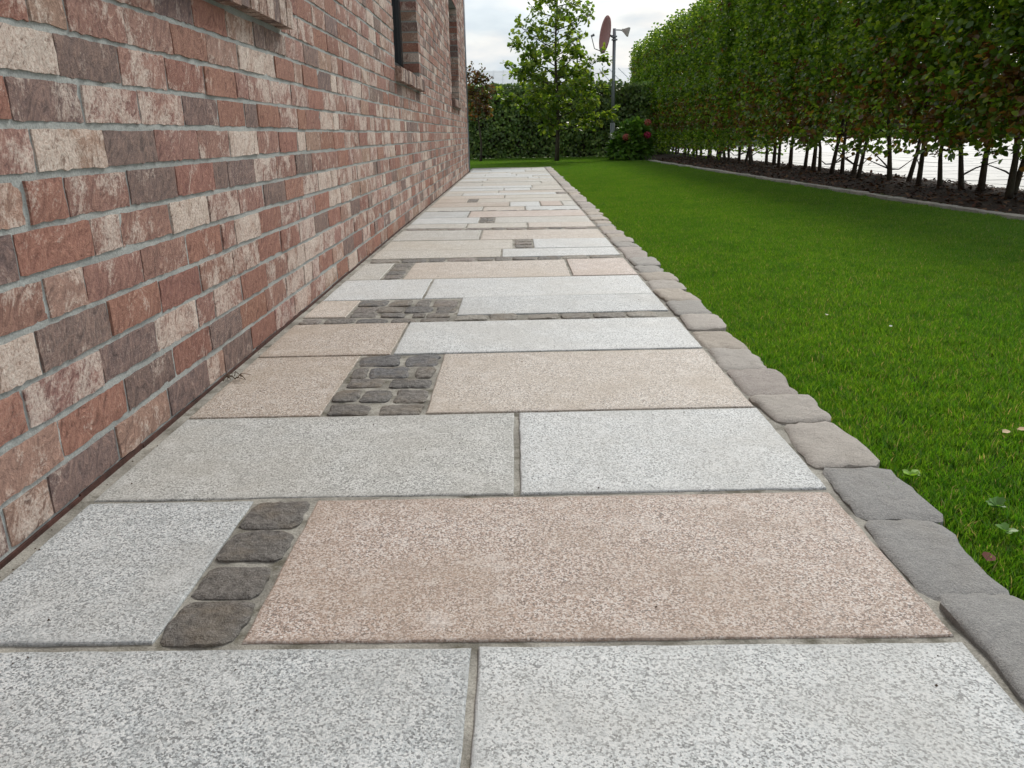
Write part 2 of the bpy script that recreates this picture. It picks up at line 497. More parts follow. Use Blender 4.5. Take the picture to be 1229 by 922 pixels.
def slab(x0, x1, yn0, yf0, yn1, yf1, tone):
    """granite slab between X x0..x1; near/far edge Y at its left and right end"""
    w = x1 - x0; nseg = max(4, int(w / 0.035)); mseg = max(4, int((yf0 - yn0) / 0.035))
    top = random.uniform(-0.0015, 0.0015)
    out = []
    sd_ = random.random() * 100
    def yb(x, a, b): return a + (b - a) * (x - x0) / max(w, 1e-6)
    for i in range(nseg): out.append((x0 + w * i / nseg, yb(x0 + w * i / nseg, yn0, yn1)))
    for i in range(mseg): out.append((x1, yn1 + (yf1 - yn1) * i / mseg))
    for i in range(nseg): x = x1 - w * i / nseg; out.append((x, yb(x, yf0, yf1)))
    for i in range(mseg): out.append((x0, yf0 + (yn0 - yf0) * i / mseg))
    cx, cy = (x0 + x1) / 2, (yn0 + yf0) / 2
    v, n = [], len(out)
    rings = [(-0.0, -0.035), (0.0, top - 0.0022), (0.0014, top - 0.0006), (0.0035, top), (0.022, top + .0002)]
    for k, (ins, z) in enumerate(rings):
        for q, (x, y) in enumerate(out):
            j = 0.0016 * float(vnoise(x * 38 + sd_, y * 38)) + 0.0011 * float(vnoise(x * 90, y * 90 + sd_))
            # pull toward the inside along the local edge normal (axis aligned is enough)
            dx = dy = 0.0
            if abs(x - x0) < 1e-6: dx = 1
            if abs(x - x1) < 1e-6: dx = -1
            if abs(y - yb(x, yn0, yn1)) < 1e-6: dy = 1
            if abs(y - yb(x, yf0, yf1)) < 1e-6: dy = -1
            d = ins + abs(j) * (1.4 if k else 1.0)
            zz = z + (0.0007 * float(vnoise(x * 60 + sd_, y * 60)) if k in (1, 2) else 0)
            v.append((x + dx * d, y + dy * d, zz))
    f = []
    for r in range(4):
        for q in range(n):
            a, b = r * n + q, r * n + (q + 1) % n
            f.append((a, b, b + n, a + n))
    f.append(tuple(4 * n + q for q in range(n)))
    c = TONE[tone]; g = random.uniform(0.93, 1.05)
    o = mesh_obj('slab', v, f, M_GRANITE, pv, tint=(c[0] * g, c[1] * g, c[2] * g, random.random() * 9 + 1))
    ea = o.data.attributes.new('edge', 'FLOAT', 'POINT')
    ea.data.foreach_set('value', np.r_[np.ones(4 * n), np.zeros(n)].astype(np.float32))
    return o


def row(y0l, y1l, y0r, y1r, parts):
    """parts: (xa, xb, tone); Y at the path's left and right edges"""
    def at(x, a, b): return a + (b - a) * (x - SL) / (SR - SL)
    for xa, xb, tn in parts:
        slab(xa, xb, at(xa, y0l, y0r), at(xa, y1l, y1r), at(xb, y0l, y0r), at(xb, y1l, y1r), tn)


row(-0.55, -0.09, -0.55, -0.09, [(SL, 0.1, 'W'), (0.108, SR, 'C')])
row(-0.08, 0.395, -0.08, 0.395, [(SL, -0.3, 'E'), (-0.292, SR, 'W')])
row(0.405, 0.880, 0.405, 0.870, [(SL, -0.067, 'B'), (-0.058, SR, 'W')])
row(0.893, 1.316, 0.884, 1.322, [(SL, -0.494, 'B'), (-0.376, SR, 'P')])
row(1.327, 1.768, 1.335, 1.786, [(SL, -0.011, 'G'), (0.0, SR + 0.003, 'W')])
row(1.777, 2.312, 1.796, 2.332, [(SL, -0.482, 'T'), (-0.226, SR, 'E')])
row(2.318, 2.742, 2.345, 2.768, [(SL, -0.393, 'T'), (-0.386, SR, 'W')])
row(2.855, 3.160, 2.855, 3.160, [(SL, -0.640, 'E')])
row(2.845, 3.180, 2.884, 3.208, [(-0.225, SR - 0.004, 'B')])
row(3.172, 3.640, 3.219, 3.661, [(SL, -0.394, 'W'), (-0.385, SR - 0.002, 'W')])
row(3.650, 4.140, 3.671, 4.185, [(SL, -0.645, 'S'), (-0.535, 0.256, 'E'), (0.266, SR, 'K')])
row(4.290, 4.612, 4.310, 4.612, [(SL, -0.088, 'C'), (-0.079, SR, 'W')])
row(4.624, 5.052, 4.622, 5.030, [(SL, -0.022, 'C'), (0.106, SR, 'W')])
row(5.062, 5.610, 5.040, 5.535, [(SL, -0.242, 'S'), (-0.230, SR, 'E')])
row(5.740, 6.022, 5.662, 5.990, [(SL, -0.365, 'S'), (-0.355, 0.080, 'C'), (0.092, SR, 'E')])
row(6.034, 6.462, 6.000, 6.446, [(SL, -0.290, 'W'), (-0.163, SR, 'S')])
row(6.474, 6.995, 6.458, 6.965, [(SL, -0.400, 'B'), (-0.388, SR, 'K')])
row(7.045, 7.440, 7.000, 7.405, [(SL, -0.30, 'S'), (-0.29, 0.080, 'E'), (0.094, SR, 'W')])
row(7.455, 7.915, 7.430, 7.955, [(SL, -0.062, 'T'), (-0.052, 0.232, 'W'), (0.242, 0.440, 'P'), (0.450, SR, 'S')])
row(7.930, 8.360, 7.970, 8.400, [(SL, -0.488, 'T'), (-0.380, SR, 'C')])
row(8.372, 8.800, 8.412, 8.870, [(SL, -0.12, 'E'), (-0.11, SR, 'C')])
row(8.830, 9.230, 8.895, 9.180, [(SL, -0.60, 'S'), (-0.59, 0.455, 'W')])
row(9.245, 9.60, 9.195, 9.57, [(SL, -0.20, 'C'), (-0.19, SR, 'E')])
ycur = 9.615
while ycur < 15.3:
    d = random.uniform(0.38, 0.5)
    xs_ = sorted(random.sample([-0.45, -0.3, -0.1, 0.05, 0.2, 0.33], random.choice([1, 1, 2])))
    xs_ = [x + random.uniform(-0.05, 0.05) for x in xs_]
    ed = [SL] + xs_ + [SR]
    row(ycur, ycur + d, ycur, ycur + d, [(ed[i] + (0.005 if i else 0), ed[i + 1] - (0.005 if i < len(ed) - 2 else 0), random.choice('WCEWCSW')) for i in range(len(ed) - 1)])
    ycur += d + 0.012
row(ycur, 15.55, ycur, 16.1, [(SL, -0.1, 'W'), (-0.09, SR, 'C')])


def dome_stone(name, mat, parent, x0, x1, y0, y1, ztop, dome, col, jit=0.006, depth=0.05, power=7.0, skew=0.0, rough=0.002, ex=9, smooth=True):
    """natural stone with a nearly flat, uneven top filling a rectangle; its outline is broken and irregular"""
    cx, cy, hx, hy = (x0 + x1) / 2, (y0 + y1) / 2, (x1 - x0) / 2, (y1 - y0) / 2
    s0 = random.random() * 200
    rad = [0.0, 0.45, 0.75, 0.9, 0.97, 1.0]
    m = 32
    tx, ty = random.uniform(-1, 1) * rough * .8, random.uniform(-1, 1) * rough * .8
    v = [(cx, cy, ztop)]
    mh = min(hx, hy)
    for r in rad[1:]:
        for k in range(m):
            a = 2 * math.pi * (k + 0.5) / m
            c, s = math.cos(a), math.sin(a)
            q = (abs(c) ** power + abs(s) ** power) ** (-1 / power)
            j = (jit if c > .3 else jit * .55) * (float(vnoise(c * 1.5 + s0, s * 1.5)) + 0.5 * float(vnoise(c * 4 + s0, s * 4)) + 0.35 * float(vnoise(c * 11 + s0, s * 11)))
            x = c * q * r * (hx + j * abs(c * q)); y = s * q * r * (hy + j * abs(s * q))
            z = ztop - dome * r ** ex * (1 + .5 * float(vnoise(c * 6 + s0, s * 6))) + rough * (float(vnoise(x * 20 + s0, y * 20)) + .6 * float(vnoise(x * 60 + s0, y * 60))) + tx * x / hx + ty * y / hy
            v.append((cx + x + skew * y, cy + y, z))
    nb = len(v)
    v += v[nb - m:nb]                                         # own ring for the sides: crisp arris
    for k in range(m):
        p = v[nb - m + k]; v.append((p[0], p[1], p[2] - depth))
    f = [(0, 1 + k, 1 + (k + 1) % m) for k in range(m)] + [(nb + k, nb + m + k, nb + m + (k + 1) % m, nb + (k + 1) % m) for k in range(m)]
    for r in range(len(rad) - 2):
        b0 = 1 + r * m
        for k in range(m):
            f.append((b0 + k, b0 + m + k, b0 + m + (k + 1) % m, b0 + (k + 1) % m))
    return mesh_obj(name, v, f, mat, parent, tint=(*col, random.random() * 9 + 1), smooth=smooth)


SETTC = [srgb(104, 101, 98), srgb(118, 112, 106), srgb(92, 92, 94), srgb(130, 122, 112), srgb(112, 106, 100), srgb(138, 128, 122)]


def sett(x0, x1, y0, y1, z=0.0025, dome=0.0045, tones=SETTC, gr=.0005, **kw):
    c = random.choice(tones); g = random.uniform(1.0, 1.4)
    kw.setdefault('jit', .005)
    return dome_stone('sett', M_SETT, pv, x0 - gr, x1 + gr, y0 - gr, y1 + gr, z, dome, tuple(q * g for q in c), rough=.0021, smooth=False, **kw)


DK = [srgb(108, 102, 96), srgb(96, 92, 87), srgb(118, 110, 102)]
for y0, y1 in [(0.888, 0.992), (0.999, 1.088), (1.104, 1.203), (1.211, 1.312)]:      # column of four beside the pink slab
    sett(-0.491, -0.384 + random.uniform(-0.006, 0.002), y0 - .001, y1 + .001, tones=DK, gr=.001)
B3 = [(-0.476, -0.351, 2.2, 2.318), (-0.336, -0.237, 2.193, 2.313), (-0.473, -0.429, 2.082, 2.19), (-0.424, -0.309, 2.08, 2.19), (-0.292, -0.236, 2.074, 2.182),
      (-0.464, -0.366, 1.996, 2.07), (-0.348, -0.236, 1.99, 2.066), (-0.480, -0.413, 1.88, 1.982), (-0.408, -0.329, 1.874, 1.98), (-0.32, -0.234, 1.868, 1.975),
      (-0.471, -0.368, 1.780, 1.864), (-0.344, -0.238, 1.775, 1.857)]
for i, b in enumerate(B3):
    sett(b[0] + 0.002, b[1] - 0.002, b[2] + 0.004, b[3] - 0.004, tones=[srgb(84, 88, 96), srgb(96, 98, 104)] if i in (0, 1, 3) else SETTC)
B5 = [(-0.636, -0.522, 3.047, 3.158), (-0.516, -0.423, 3.038, 3.155), (-0.406, -0.346, 3.031, 3.151), (-0.337, -0.236, 3.024, 3.143), (-0.633, -0.545, 2.935, 3.037),
      (-0.539, -0.436, 2.927, 3.028), (-0.433, -0.327, 2.919, 3.02), (-0.312, -0.235, 2.911, 3.011), (-0.629, -0.525, 2.85, 2.925), (-0.512, -0.422, 2.842, 2.917),
      (-0.392, -0.343, 2.834, 2.909), (-0.34, -0.249, 2.829, 2.903), (-0.792, -0.714, 2.754, 2.842), (-0.703, -0.595, 2.754, 2.838), (-0.585, -0.472, 2.748, 2.829),
      (-0.46, -0.37, 2.752, 2.821), (-0.355, -0.247, 2.754, 2.812)]
for b in B5:
    sett(b[0] + 0.002, b[1] - 0.002, b[2] + 0.003, b[3] - 0.003)
PALE = [srgb(168, 160, 148), srgb(150, 142, 132), srgb(182, 176, 164), srgb(160, 146, 138)]
xx = -0.226
for w in (0.125, 0.11, 0.03, 0.125, 0.118, 0.125, 0.12):                               # single row of flat stones
    if w > 0.05: sett(xx, xx + w - 0.012, 2.776 + 0.018 * (xx + 0.226), 2.868 + 0.018 * (xx + 0.226) - 0.012, tones=PALE, dome=0.004)
    xx += w
xx = -0.78
while xx < 0.54:
    w = random.uniform(0.09, 0.17); w = min(w, 0.565 - xx)
    if w > 0.05:
        sl = 0.04 * (xx + 0.8)
        sett(xx, xx + w - 0.012, 4.155 + sl, 4.272 + sl * 0.6, tones=SETTC + PALE, dome=0.006)
    xx += w
for k in range(4):
    y0 = 3.665 + k * 0.116
    sett(-0.632, -0.548, y0, y0 + 0.106)
for y0, y1 in ((4.635, 4.765), (4.78, 4.90), (4.915, 5.03)):
    sett(-0.006, 0.092, y0, y1, tones=SETTC + PALE)
for k in range(3):
    sett(-0.278, -0.232, 6.05 + k * 0.13, 6.165 + k * 0.13); sett(-0.224, -0.176, 6.05 + k * 0.13, 6.165 + k * 0.13)
for k in range(3):
    sett(-0.478, -0.39, 7.945 + k * 0.14, 8.07 + k * 0.14)
for k in range(2):
    sett(0.466, 0.565, 8.91 + k * 0.13, 9.03 + k * 0.13)
for base_y, slope in ((5.625, -0.055), (7.0, -0.02)):
    xx = -0.78
    wd = 0.10 if base_y < 6 else 0.04
    while xx < 0.52:
        w = min(random.uniform(0.1, 0.19), 0.565 - xx)
        y0 = base_y + slope * (xx + 0.8)
        if w > 0.05: sett(xx, xx + w - 0.014, y0, y0 + wd, tones=SETTC + PALE, dome=0.006)
        xx += w

# edging stones along the lawn
KY = [0.97, 1.211, 1.43, 1.672, 1.874, 2.109, 2.327, 2.571, 2.792, 3.033, 3.285, 3.505, 3.703, 3.904, 4.144, 4.357, 4.592]
pre = [0.97 - 0.23 * k for k in range(1, 8)][::-1]
KY = pre + KY
while KY[-1] < 15.9: KY.append(KY[-1] + random.uniform(0.19, 0.24))
KC = [srgb(150, 144, 137), srgb(146, 137, 127), srgb(158, 151, 143), srgb(152, 142, 135), srgb(160, 149, 135), srgb(141, 138, 133)]
for i in range(len(KY) - 1):
    y0, y1 = KY[i] - 0.001, KY[i + 1] + 0.001
    g = random.uniform(1.2, 1.5)
    c = tuple(q * g for q in (srgb(132, 132, 131) if y0 < 1.3 else random.choice(KC)))
    x0 = 0.580 + random.uniform(-0.002, 0.008); x1 = 0.712 + random.uniform(-0.012, 0.014)
    dome_stone('edging_stone', M_KERB, pv, x0, x1, y0, y1, 0.006 + random.uniform(-0.004, 0.005), 0.008, c, jit=0.011, depth=0.07, power=11, skew=random.uniform(-0.05, 0.08), rough=.0022, ex=12)

# ------------------------------------------------------------------ house with the brick wall
house = tag(empty('house', (WALLX, 7.0, 0)), 'long house with a rough pink and grey brick wall along the path', 'house')
HY0, HY1, HZ = -1.0, 14.60, 3.35
OPEN = [(1.55, 3.03), (5.93, 7.41), (11.18, 12.68)]        # window openings in Y
OZ0, OZ1 = 1.115, 2.42
SILLZ0 = 1.012


def child(o, parent):                                        # keep world placement under a moved empty
    o.parent = parent
    o.matrix_parent_inverse = Matrix.Translation(parent.matrix_world.translation if parent.matrix_world.translation.length else parent.location).inverted()
    return o


MX = WALLX - 0.0032                                          # mortar face, set back behind the bricks
wm = MB()
wm.box(MX - 0.30, MX, HY0, HY1, 0.0, SILLZ0 + 0.03)
edges = [HY0] + [q for o in OPEN for q in o] + [HY1]
for i in range(0, len(edges), 2):
    wm.box(MX - 0.30, MX, edges[i] + (0.007 if i else 0), edges[i + 1] - (0.007 if i + 2 < len(edges) else 0), SILLZ0 + 0.03, OZ1)
wm.box(MX - 0.30, MX, HY0, HY1, OZ1, HZ)
wm.box(MX - 6.0, MX - 0.30, HY1 - 0.35, HY1, 0.0, HZ)      # end wall
wm.box(MX - 6.0, MX - 0.30, HY0, HY0 + 0.3, 0.0, HZ)
wall = child(wm.build('wall', M_MORTAR), house)
tag(wall, 'grey mortared brick wall face')
inner = MB(); inner.box(MX - 1.4, MX - 0.9, HY0 + 0.35, HY1 - 0.4, 0.0, HZ - 0.1)
child(inner.build('inner_partition', M_PLASTER), house)
rf = MB(); rf.box(MX - 6.2, MX + 0.22, HY0 - 0.3, HY1 + 0.25, HZ, HZ + 0.12)
rf.add([(MX - 6.2, HY0 - 0.3, HZ + 0.125), (MX + 0.22, HY0 - 0.3, HZ + 0.125), (MX + 0.22, HY1 + 0.25, HZ + 0.125), (MX - 6.2, HY1 + 0.25, HZ + 0.125), (MX - 3.0, HY0 - 0.3, HZ + 2.2), (MX - 3.0, HY1 + 0.25, HZ + 2.2)],
       [(1, 2, 5, 4), (3, 0, 4, 5), (0, 1, 4), (2, 3, 5)])
child(rf.build('roof', M_FRAME), house)
dp = MB()
y_ = HY0
while y_ < HY1:
    w = random.uniform(0.25, 0.6); w = min(w, HY1 - y_)
    dp.box(WALLX - 0.02, WALLX + 0.0015 + random.uniform(-0.001, 0.002), y_, y_ + w, -0.02, 0.0075 + random.uniform(-0.004, 0.001))
    y_ += w
child(dp.build('damp_proof_strip', M_DPC), house)

# brick colours: O orange red, P pink red, C cream, D dark, B beige pink, X mottled dark / pale
BC = {'O': (srgb(154, 104, 86), .08), 'P': (srgb(154, 112, 101), .27), 'Q': (srgb(158, 118, 108), .44), 'C': (srgb(180, 150, 134), .60), 'D': (srgb(112, 98, 95), .05),
      'B': (srgb(166, 134, 118), .32), 'X': (srgb(118, 100, 94), .16), 'R': (srgb(146, 95, 82), .12)}
KNOWN = {  # course index: (perpends in Y, colour left of the first, between, right of the last)
    0: ([1.130, 1.254, 1.501, 1.757, 2.001, 2.125, 2.369], 'DBDBDBDR'),
    1: ([1.069, 1.317, 1.569, 1.816, 2.050, 2.299], 'PBODRDO'),
    2: ([1.240, 1.496, 1.744, 1.990, 2.110, 2.337], 'OQDCPQO'),
    3: ([1.305, 1.555, 1.796, 2.040, 2.289, 2.533], 'CDORPQO'),
    4: ([1.358, 1.490, 1.731, 1.984, 2.226, 2.338, 2.576], 'PBPPOPCO'),
    5: ([1.300, 1.545, 1.662, 1.910, 2.156, 2.404], 'DOQPCQP'),
    6: ([1.481, 1.727, 1.975, 2.228, 2.340, 2.578], 'OPDRDDQ'),
    7: ([1.407, 1.652, 1.890, 2.144, 2.382, 2.641], 'QCDPPCP'),
    8: ([1.363, 1.597, 1.835, 2.079, 2.323, 2.552], 'OXQQXOD'),
    9: ([1.534, 1.772, 2.006, 2.249, 2.496, 2.611], 'CDQROPQ'),
    10: ([1.593, 1.828, 2.065, 2.292, 2.546, 2.803], 'BPQOBC'+'C'),
    11: ([1.993, 2.223, 2.476, 2.727], 'PDOBD'),
}
COURSE, BZ0, BH, GAP = 0.0831, 0.0100, 0.0698, 0.0115
records = []                                                 # (y0, y1, z0, z1, colour key, deepL, deepR)
ncourse = int((HZ - BZ0) / COURSE)
for ci in range(ncourse):
    z0 = BZ0 + ci * COURSE; z1 = z0 + BH
    perps, cols = [], []
    if ci in KNOWN:
        pk, ck = KNOWN[ci]; perps = list(pk); cols = list(ck)
        first = perps[0]
        left, lc = [first], []
        while left[0] > HY0:
            left.insert(0, left[0] - random.choice([.248, .248, .124])); lc.insert(0, random.choice('OPQCDBR'))
        lc[-1] = cols[0]
        perps = left[:-1] + perps; cols = lc + cols[1:]
    else:
        perps = [HY0 - random.uniform(0, .2)]; cols = []
    if ci not in KNOWN:
        cols.append(random.choice('OPQCDBR'))
    while perps[-1] < HY1:
        perps.append(perps[-1] + random.choice([.248, .248, .248, .124]) + random.uniform(-.004, .004)); cols.append(random.choice('OOORRPPPPPQQQQCCDDBBBX'))
    if z1 > OZ0 - .02 and z0 < OZ1 - .02:                     # bond the jambs: a joint falls exactly on each opening's edge
        for e_ in [q for o_ in OPEN for q in o_]:
            kk = min(range(len(perps)), key=lambda q: abs(perps[q] - e_))
            if abs(perps[kk] - e_) < .064: perps[kk] = e_
    for i in range(len(perps) - 1):
        segs = [(max(perps[i], HY0) + GAP * .34, min(perps[i + 1], HY1) - GAP * .34, False, False)]
        for a, b in OPEN:
            zlo = SILLZ0 - 0.002
            if z1 > zlo and z0 < OZ1 - 0.02:
                ns = []
                lo, hi = (a - 0.035, b + 0.035) if z0 < OZ0 else (a, b)
                for (p, q, dl, dr) in segs:
                    if q <= lo or p >= hi: ns.append((p, q, dl or abs(p - hi) < .02, dr or abs(q - lo) < .02)); continue
                    if p < lo: ns.append((p, lo, dl, z0 >= OZ0))
                    if q > hi: ns.append((hi, q, z0 >= OZ0, dr))
                segs = ns
        for p, q, dl, dr in segs:
            if q - p > 0.018: records.append((p, q, z0, z1, cols[i] if i < len(cols) else 'P', dl, dr))


def brick_geo(rec, nx, nz):
    y0, y1, z0, z1, ck, dl, dr = rec
    s0 = random.random() * 500
    # little irregularities of hand-struck bricks
    z0 += random.uniform(-.003, .002); z1 += random.uniform(-.0015, .002)
    proud = random.uniform(-.0008, .0026); tilt = random.uniform(-.0015, .0015)
    us = np.linspace(0, 1, nx + 1); ws = np.linspace(0, 1, nz + 1)
    U, Wd = np.meshgrid(us, ws)
    Y = y0 + (y1 - y0) * U; Z = z0 + (z1 - z0) * Wd
    eb = (Wd == 0); et = (Wd == 1); el = (U == 0); er = (U == 1)
    Z = Z + np.where(eb, .0019 * vnoise(Y * 60 + s0, Z * 0 + 1) + .0011 * vnoise(Y * 150 + s0, Z * 0 + 2), 0) + np.where(et, .0014 * vnoise(Y * 60 + s0, Z * 0 + 4), 0)
    Y = Y + np.where(el, .0014 * vnoise(Z * 90 + s0, Z * 0 + 5), 0) + np.where(er, .0014 * vnoise(Z * 90 + s0, Z * 0 + 7), 0)
    edge = eb | et | el | er
    X = WALLX + proud + tilt * (U - .5) * 2 + .0013 * vnoise(Y * 40 + s0, Z * 40) + .0008 * vnoise(Y * 110 + s0, Z * 110) - np.where(edge, .0012 + .0012 * vnoise(Y * 120 + s0, Z * 120 + 3), 0)
    v = np.stack([X, Y, Z], -1).reshape(-1, 3)
    i = np.arange(nz)[:, None] * (nx + 1) + np.arange(nx)[None]
    f = np.stack([i, i + 1, i + nx + 2, i + nx + 1], -1).reshape(-1, 4).tolist()
    # skirts back into the mortar (the full reveal depth where the brick ends at an opening)
    def skirt(idx, depth):
        nonlocal v
        b = len(v); m_ = len(idx); bk = v[idx].copy(); bk[:, 0] = WALLX - depth
        v = np.vstack([v, v[idx], bk])                       # own border vertices: the arris stays crisp
        for k in range(m_ - 1): f.append([b + k + 1, b + k, b + m_ + k, b + m_ + k + 1])
    g = np.arange((nx + 1) * (nz + 1)).reshape(nz + 1, nx + 1)
    skirt(g[0], .012); skirt(g[-1][::-1], .012)
    skirt(g[::-1, 0], .136 if dl else .012); skirt(g[:, -1], .136 if dr else .012)
    c, sm = BC[ck]; mu = srgb(152, 116, 104)
    c = tuple(.93 * q + .07 * w_ for q, w_ in zip(c, mu))
    gg = random.uniform(1.08, 1.36)
    c = (c[0] * gg, c[1] * gg * random.uniform(.96, 1.04), c[2] * gg * random.uniform(.95, 1.05))
    alpha = random.randint(1, 40) + min(.97, max(.0, sm + random.uniform(-.10, .12)))
    return v, f, (*c, alpha)


def px_size(rec):
    ym = max(0.8, (rec[0] + rec[1]) / 2); zm = (rec[2] + rec[3]) / 2
    # in frame?
    q = Vector((WALLX, ym, zm - CAM_H)); d = q.dot(fw)
    if d < .3: return 0
    px, py = 614.5 + 940 * q.dot(RR) / d, 461 - 940 * q.dot(UU) / d
    if px < -30 or py < -30: return 0
    return (rec[1] - rec[0]) * .83 / ym ** 2 * (rec[3] - rec[2]) / ym


order = sorted(range(len(records)), key=lambda i: -px_size(records[i]))
near = set(order[:300])
sv, sf, st = [], [], []
nb = 0
for i, rec in enumerate(records):
    if i in near:
        ym = (rec[0] + rec[1]) / 2
        half = rec[1] - rec[0] < .15
        nx = (16 if not half else 8) if ym < 2.2 else (8 if not half else 5)
        v, f, t = brick_geo(rec, nx, 4 if ym < 2.2 else 3)
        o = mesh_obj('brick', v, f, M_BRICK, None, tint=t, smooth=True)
        child(o, wall)
        o.matrix_parent_inverse = wall.matrix_parent_inverse.inverted() if False else Matrix.Identity(4)
    else:
        v, f, t = brick_geo(rec, 4 if rec[1] - rec[0] > .15 else 2, 2)
        sv.append(v); sf += [[q + nb for q in p] for p in f]; st.append(np.tile(np.array(t, dtype=np.float32), (len(v), 1))); nb += len(v)
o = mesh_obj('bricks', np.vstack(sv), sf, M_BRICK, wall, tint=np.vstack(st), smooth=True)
tag(o, kind='stuff')

# windows and rowlock sills
for wi, (a, b) in enumerate(OPEN):
    win = empty('window', (0, 0, 0)); win.parent = house; win.matrix_parent_inverse = Matrix.Translation(house.location).inverted()
    fx = WALLX - 0.138
    fm = MB()
    fm.box(fx - .07, fx, a, a + .075, OZ0 - .03, OZ1); fm.box(fx - .07, fx, b - .075, b, OZ0 - .03, OZ1)
    fm.box(fx - .07, fx - .001, a + .075, b - .075, OZ1 - .075, OZ1); fm.box(fx - .07, fx - .001, a + .075, b - .075, OZ0 - .03, OZ0 + .05)
    mid = (a + b) / 2
    fm.box(fx - .065, fx + .006, mid - .05, mid + .05, OZ0 + .05, OZ1 - .075)
    for p, q in ((a + .075, mid - .05), (mid + .05, b - .075)):     # sashes
        fm.box(fx - .05, fx + .004, p, p + .05, OZ0 + .05, OZ1 - .075); fm.box(fx - .05, fx + .004, q - .05, q, OZ0 + .05, OZ1 - .075)
        fm.box(fx - .05, fx + .003, p + .05, q - .05, OZ0 + .05, OZ0 + .1); fm.box(fx - .05, fx + .003, p + .05, q - .05, OZ1 - .125, OZ1 - .075)
    fm.build('frame', M_FRAME, win)
    for p, q in ((a + .125, mid - .1), (mid + .1, b - .125)):
        g = MB(); g.box(fx - .035, fx - .025, p - .004, q + .004, OZ0 + .096, OZ1 - .121); g.build('pane', M_GLASS, win)
    sill = MB()
    sill.box(WALLX - .133, WALLX + .036, a - .022, b + .022, SILLZ0 + .010, SILLZ0 + .068)
    so = sill.build('window_sill', M_MORTAR, house); so.matrix_parent_inverse = Matrix.Translation(house.location).inverted()
    n = int(round((b - a + .06) / .0815)); st_ = (b - a + .06) / n
    for k in range(n):
        y0 = a - .03 + k * st_ + .004; y1 = y0 + st_ - .009
        jz, jx = random.uniform(-.003, .003), random.uniform(-.002, .003)
        x1 = WALLX + .046 + jx; x0 = WALLX - .136
        zf0, zf1, zb1 = SILLZ0 - .002 + jz, SILLZ0 + .092 + jz, SILLZ0 + .128
        bv_ = [(x0, y0, zf0 + .004), (x1, y0, zf0), (x1, y1, zf0), (x0, y1, zf0 + .004), (x0, y0, zb1), (x1 - .004, y0, zf1), (x1 - .004, y1, zf1), (x0, y1, zb1), (x1 + .001, y0, zf1 - .006), (x1 + .001, y1, zf1 - .006)]
        bf_ = [(0, 3, 2, 1), (4, 5, 6, 7), (5, 8, 9, 6), (8, 1, 2, 9), (0, 1, 8, 5, 4), (3, 7, 6, 9, 2), (0, 4, 7, 3)]
        c, sm = BC[random.choice('BXPDB')]
        gq = random.uniform(.8, 1.0)
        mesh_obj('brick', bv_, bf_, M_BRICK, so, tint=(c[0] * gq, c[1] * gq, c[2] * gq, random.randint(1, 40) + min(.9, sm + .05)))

# zinc downpipe round the far corner
dpipe = MB(); dpipe.tube([(WALLX - .02, HY1 + .05, .0), (WALLX - .02, HY1 + .05, HZ)], .04, 12)
dpo = dpipe.build('downpipe', M_ZINC, house, smooth=True); dpo.matrix_parent_inverse = Matrix.Translation(house.location).inverted()

# ------------------------------------------------------------------ leaves
LEAF_T = {  # local outline: along, across, lift
    'beech': np.array([(0, 0, 0), (.3, .36, .07), (.68, .31, .05), (1, 0, -.06), (.68, -.31, .05), (.3, -.36, .07)]),
    'ivy': np.array([(0, 0, 0), (.18, .5, .06), (.6, .38, .02), (1, 0, -.1), (.6, -.38, .02), (.18, -.5, .06)]),
    'oak': np.array([(0, 0, 0), (.35, .26, .05), (.75, .34, .02), (1, 0, -.1), (.75, -.34, .02), (.35, -.26, .05)]),
}


def leaves_mesh(P, D, N, S, kind, cols, rs):
    """P base points, D directions, N normals, S lengths -> verts, faces, tints"""
    T = LEAF_T[kind]
    D = D / np.linalg.norm(D, axis=1, keepdims=True)
    B = np.cross(N, D); B /= np.linalg.norm(B, axis=1, keepdims=True) + 1e-9
    N = np.cross(D, B)
    V = P[:, None] + S[:, None, None] * (T[None, :, 0, None] * D[:, None] + T[None, :, 1, None] * B[:, None] + T[None, :, 2, None] * N[:, None])
    n = len(P)
    i = np.arange(n)[:, None] * 6
    f = np.concatenate([i + np.array([[0, 1, 2, 3]]), i + np.array([[0, 3, 4, 5]])], 1).reshape(-1, 4)
    t = np.repeat(np.c_[cols, np.ones(n)], 6, axis=0)
    return V.reshape(-1, 3), f, t


def rand_dirs(n, r):
    v = r.normal(size=(n, 3)); return v / np.linalg.norm(v, axis=1, keepdims=True)


GREEN = np.array([(.085, .165, .02), (.12, .20, .026), (.175, .25, .036), (.055, .115, .018)])
BROWN = np.array([(.15, .08, .03), (.12, .055, .024), (.17, .11, .034), (.10, .075, .024)])


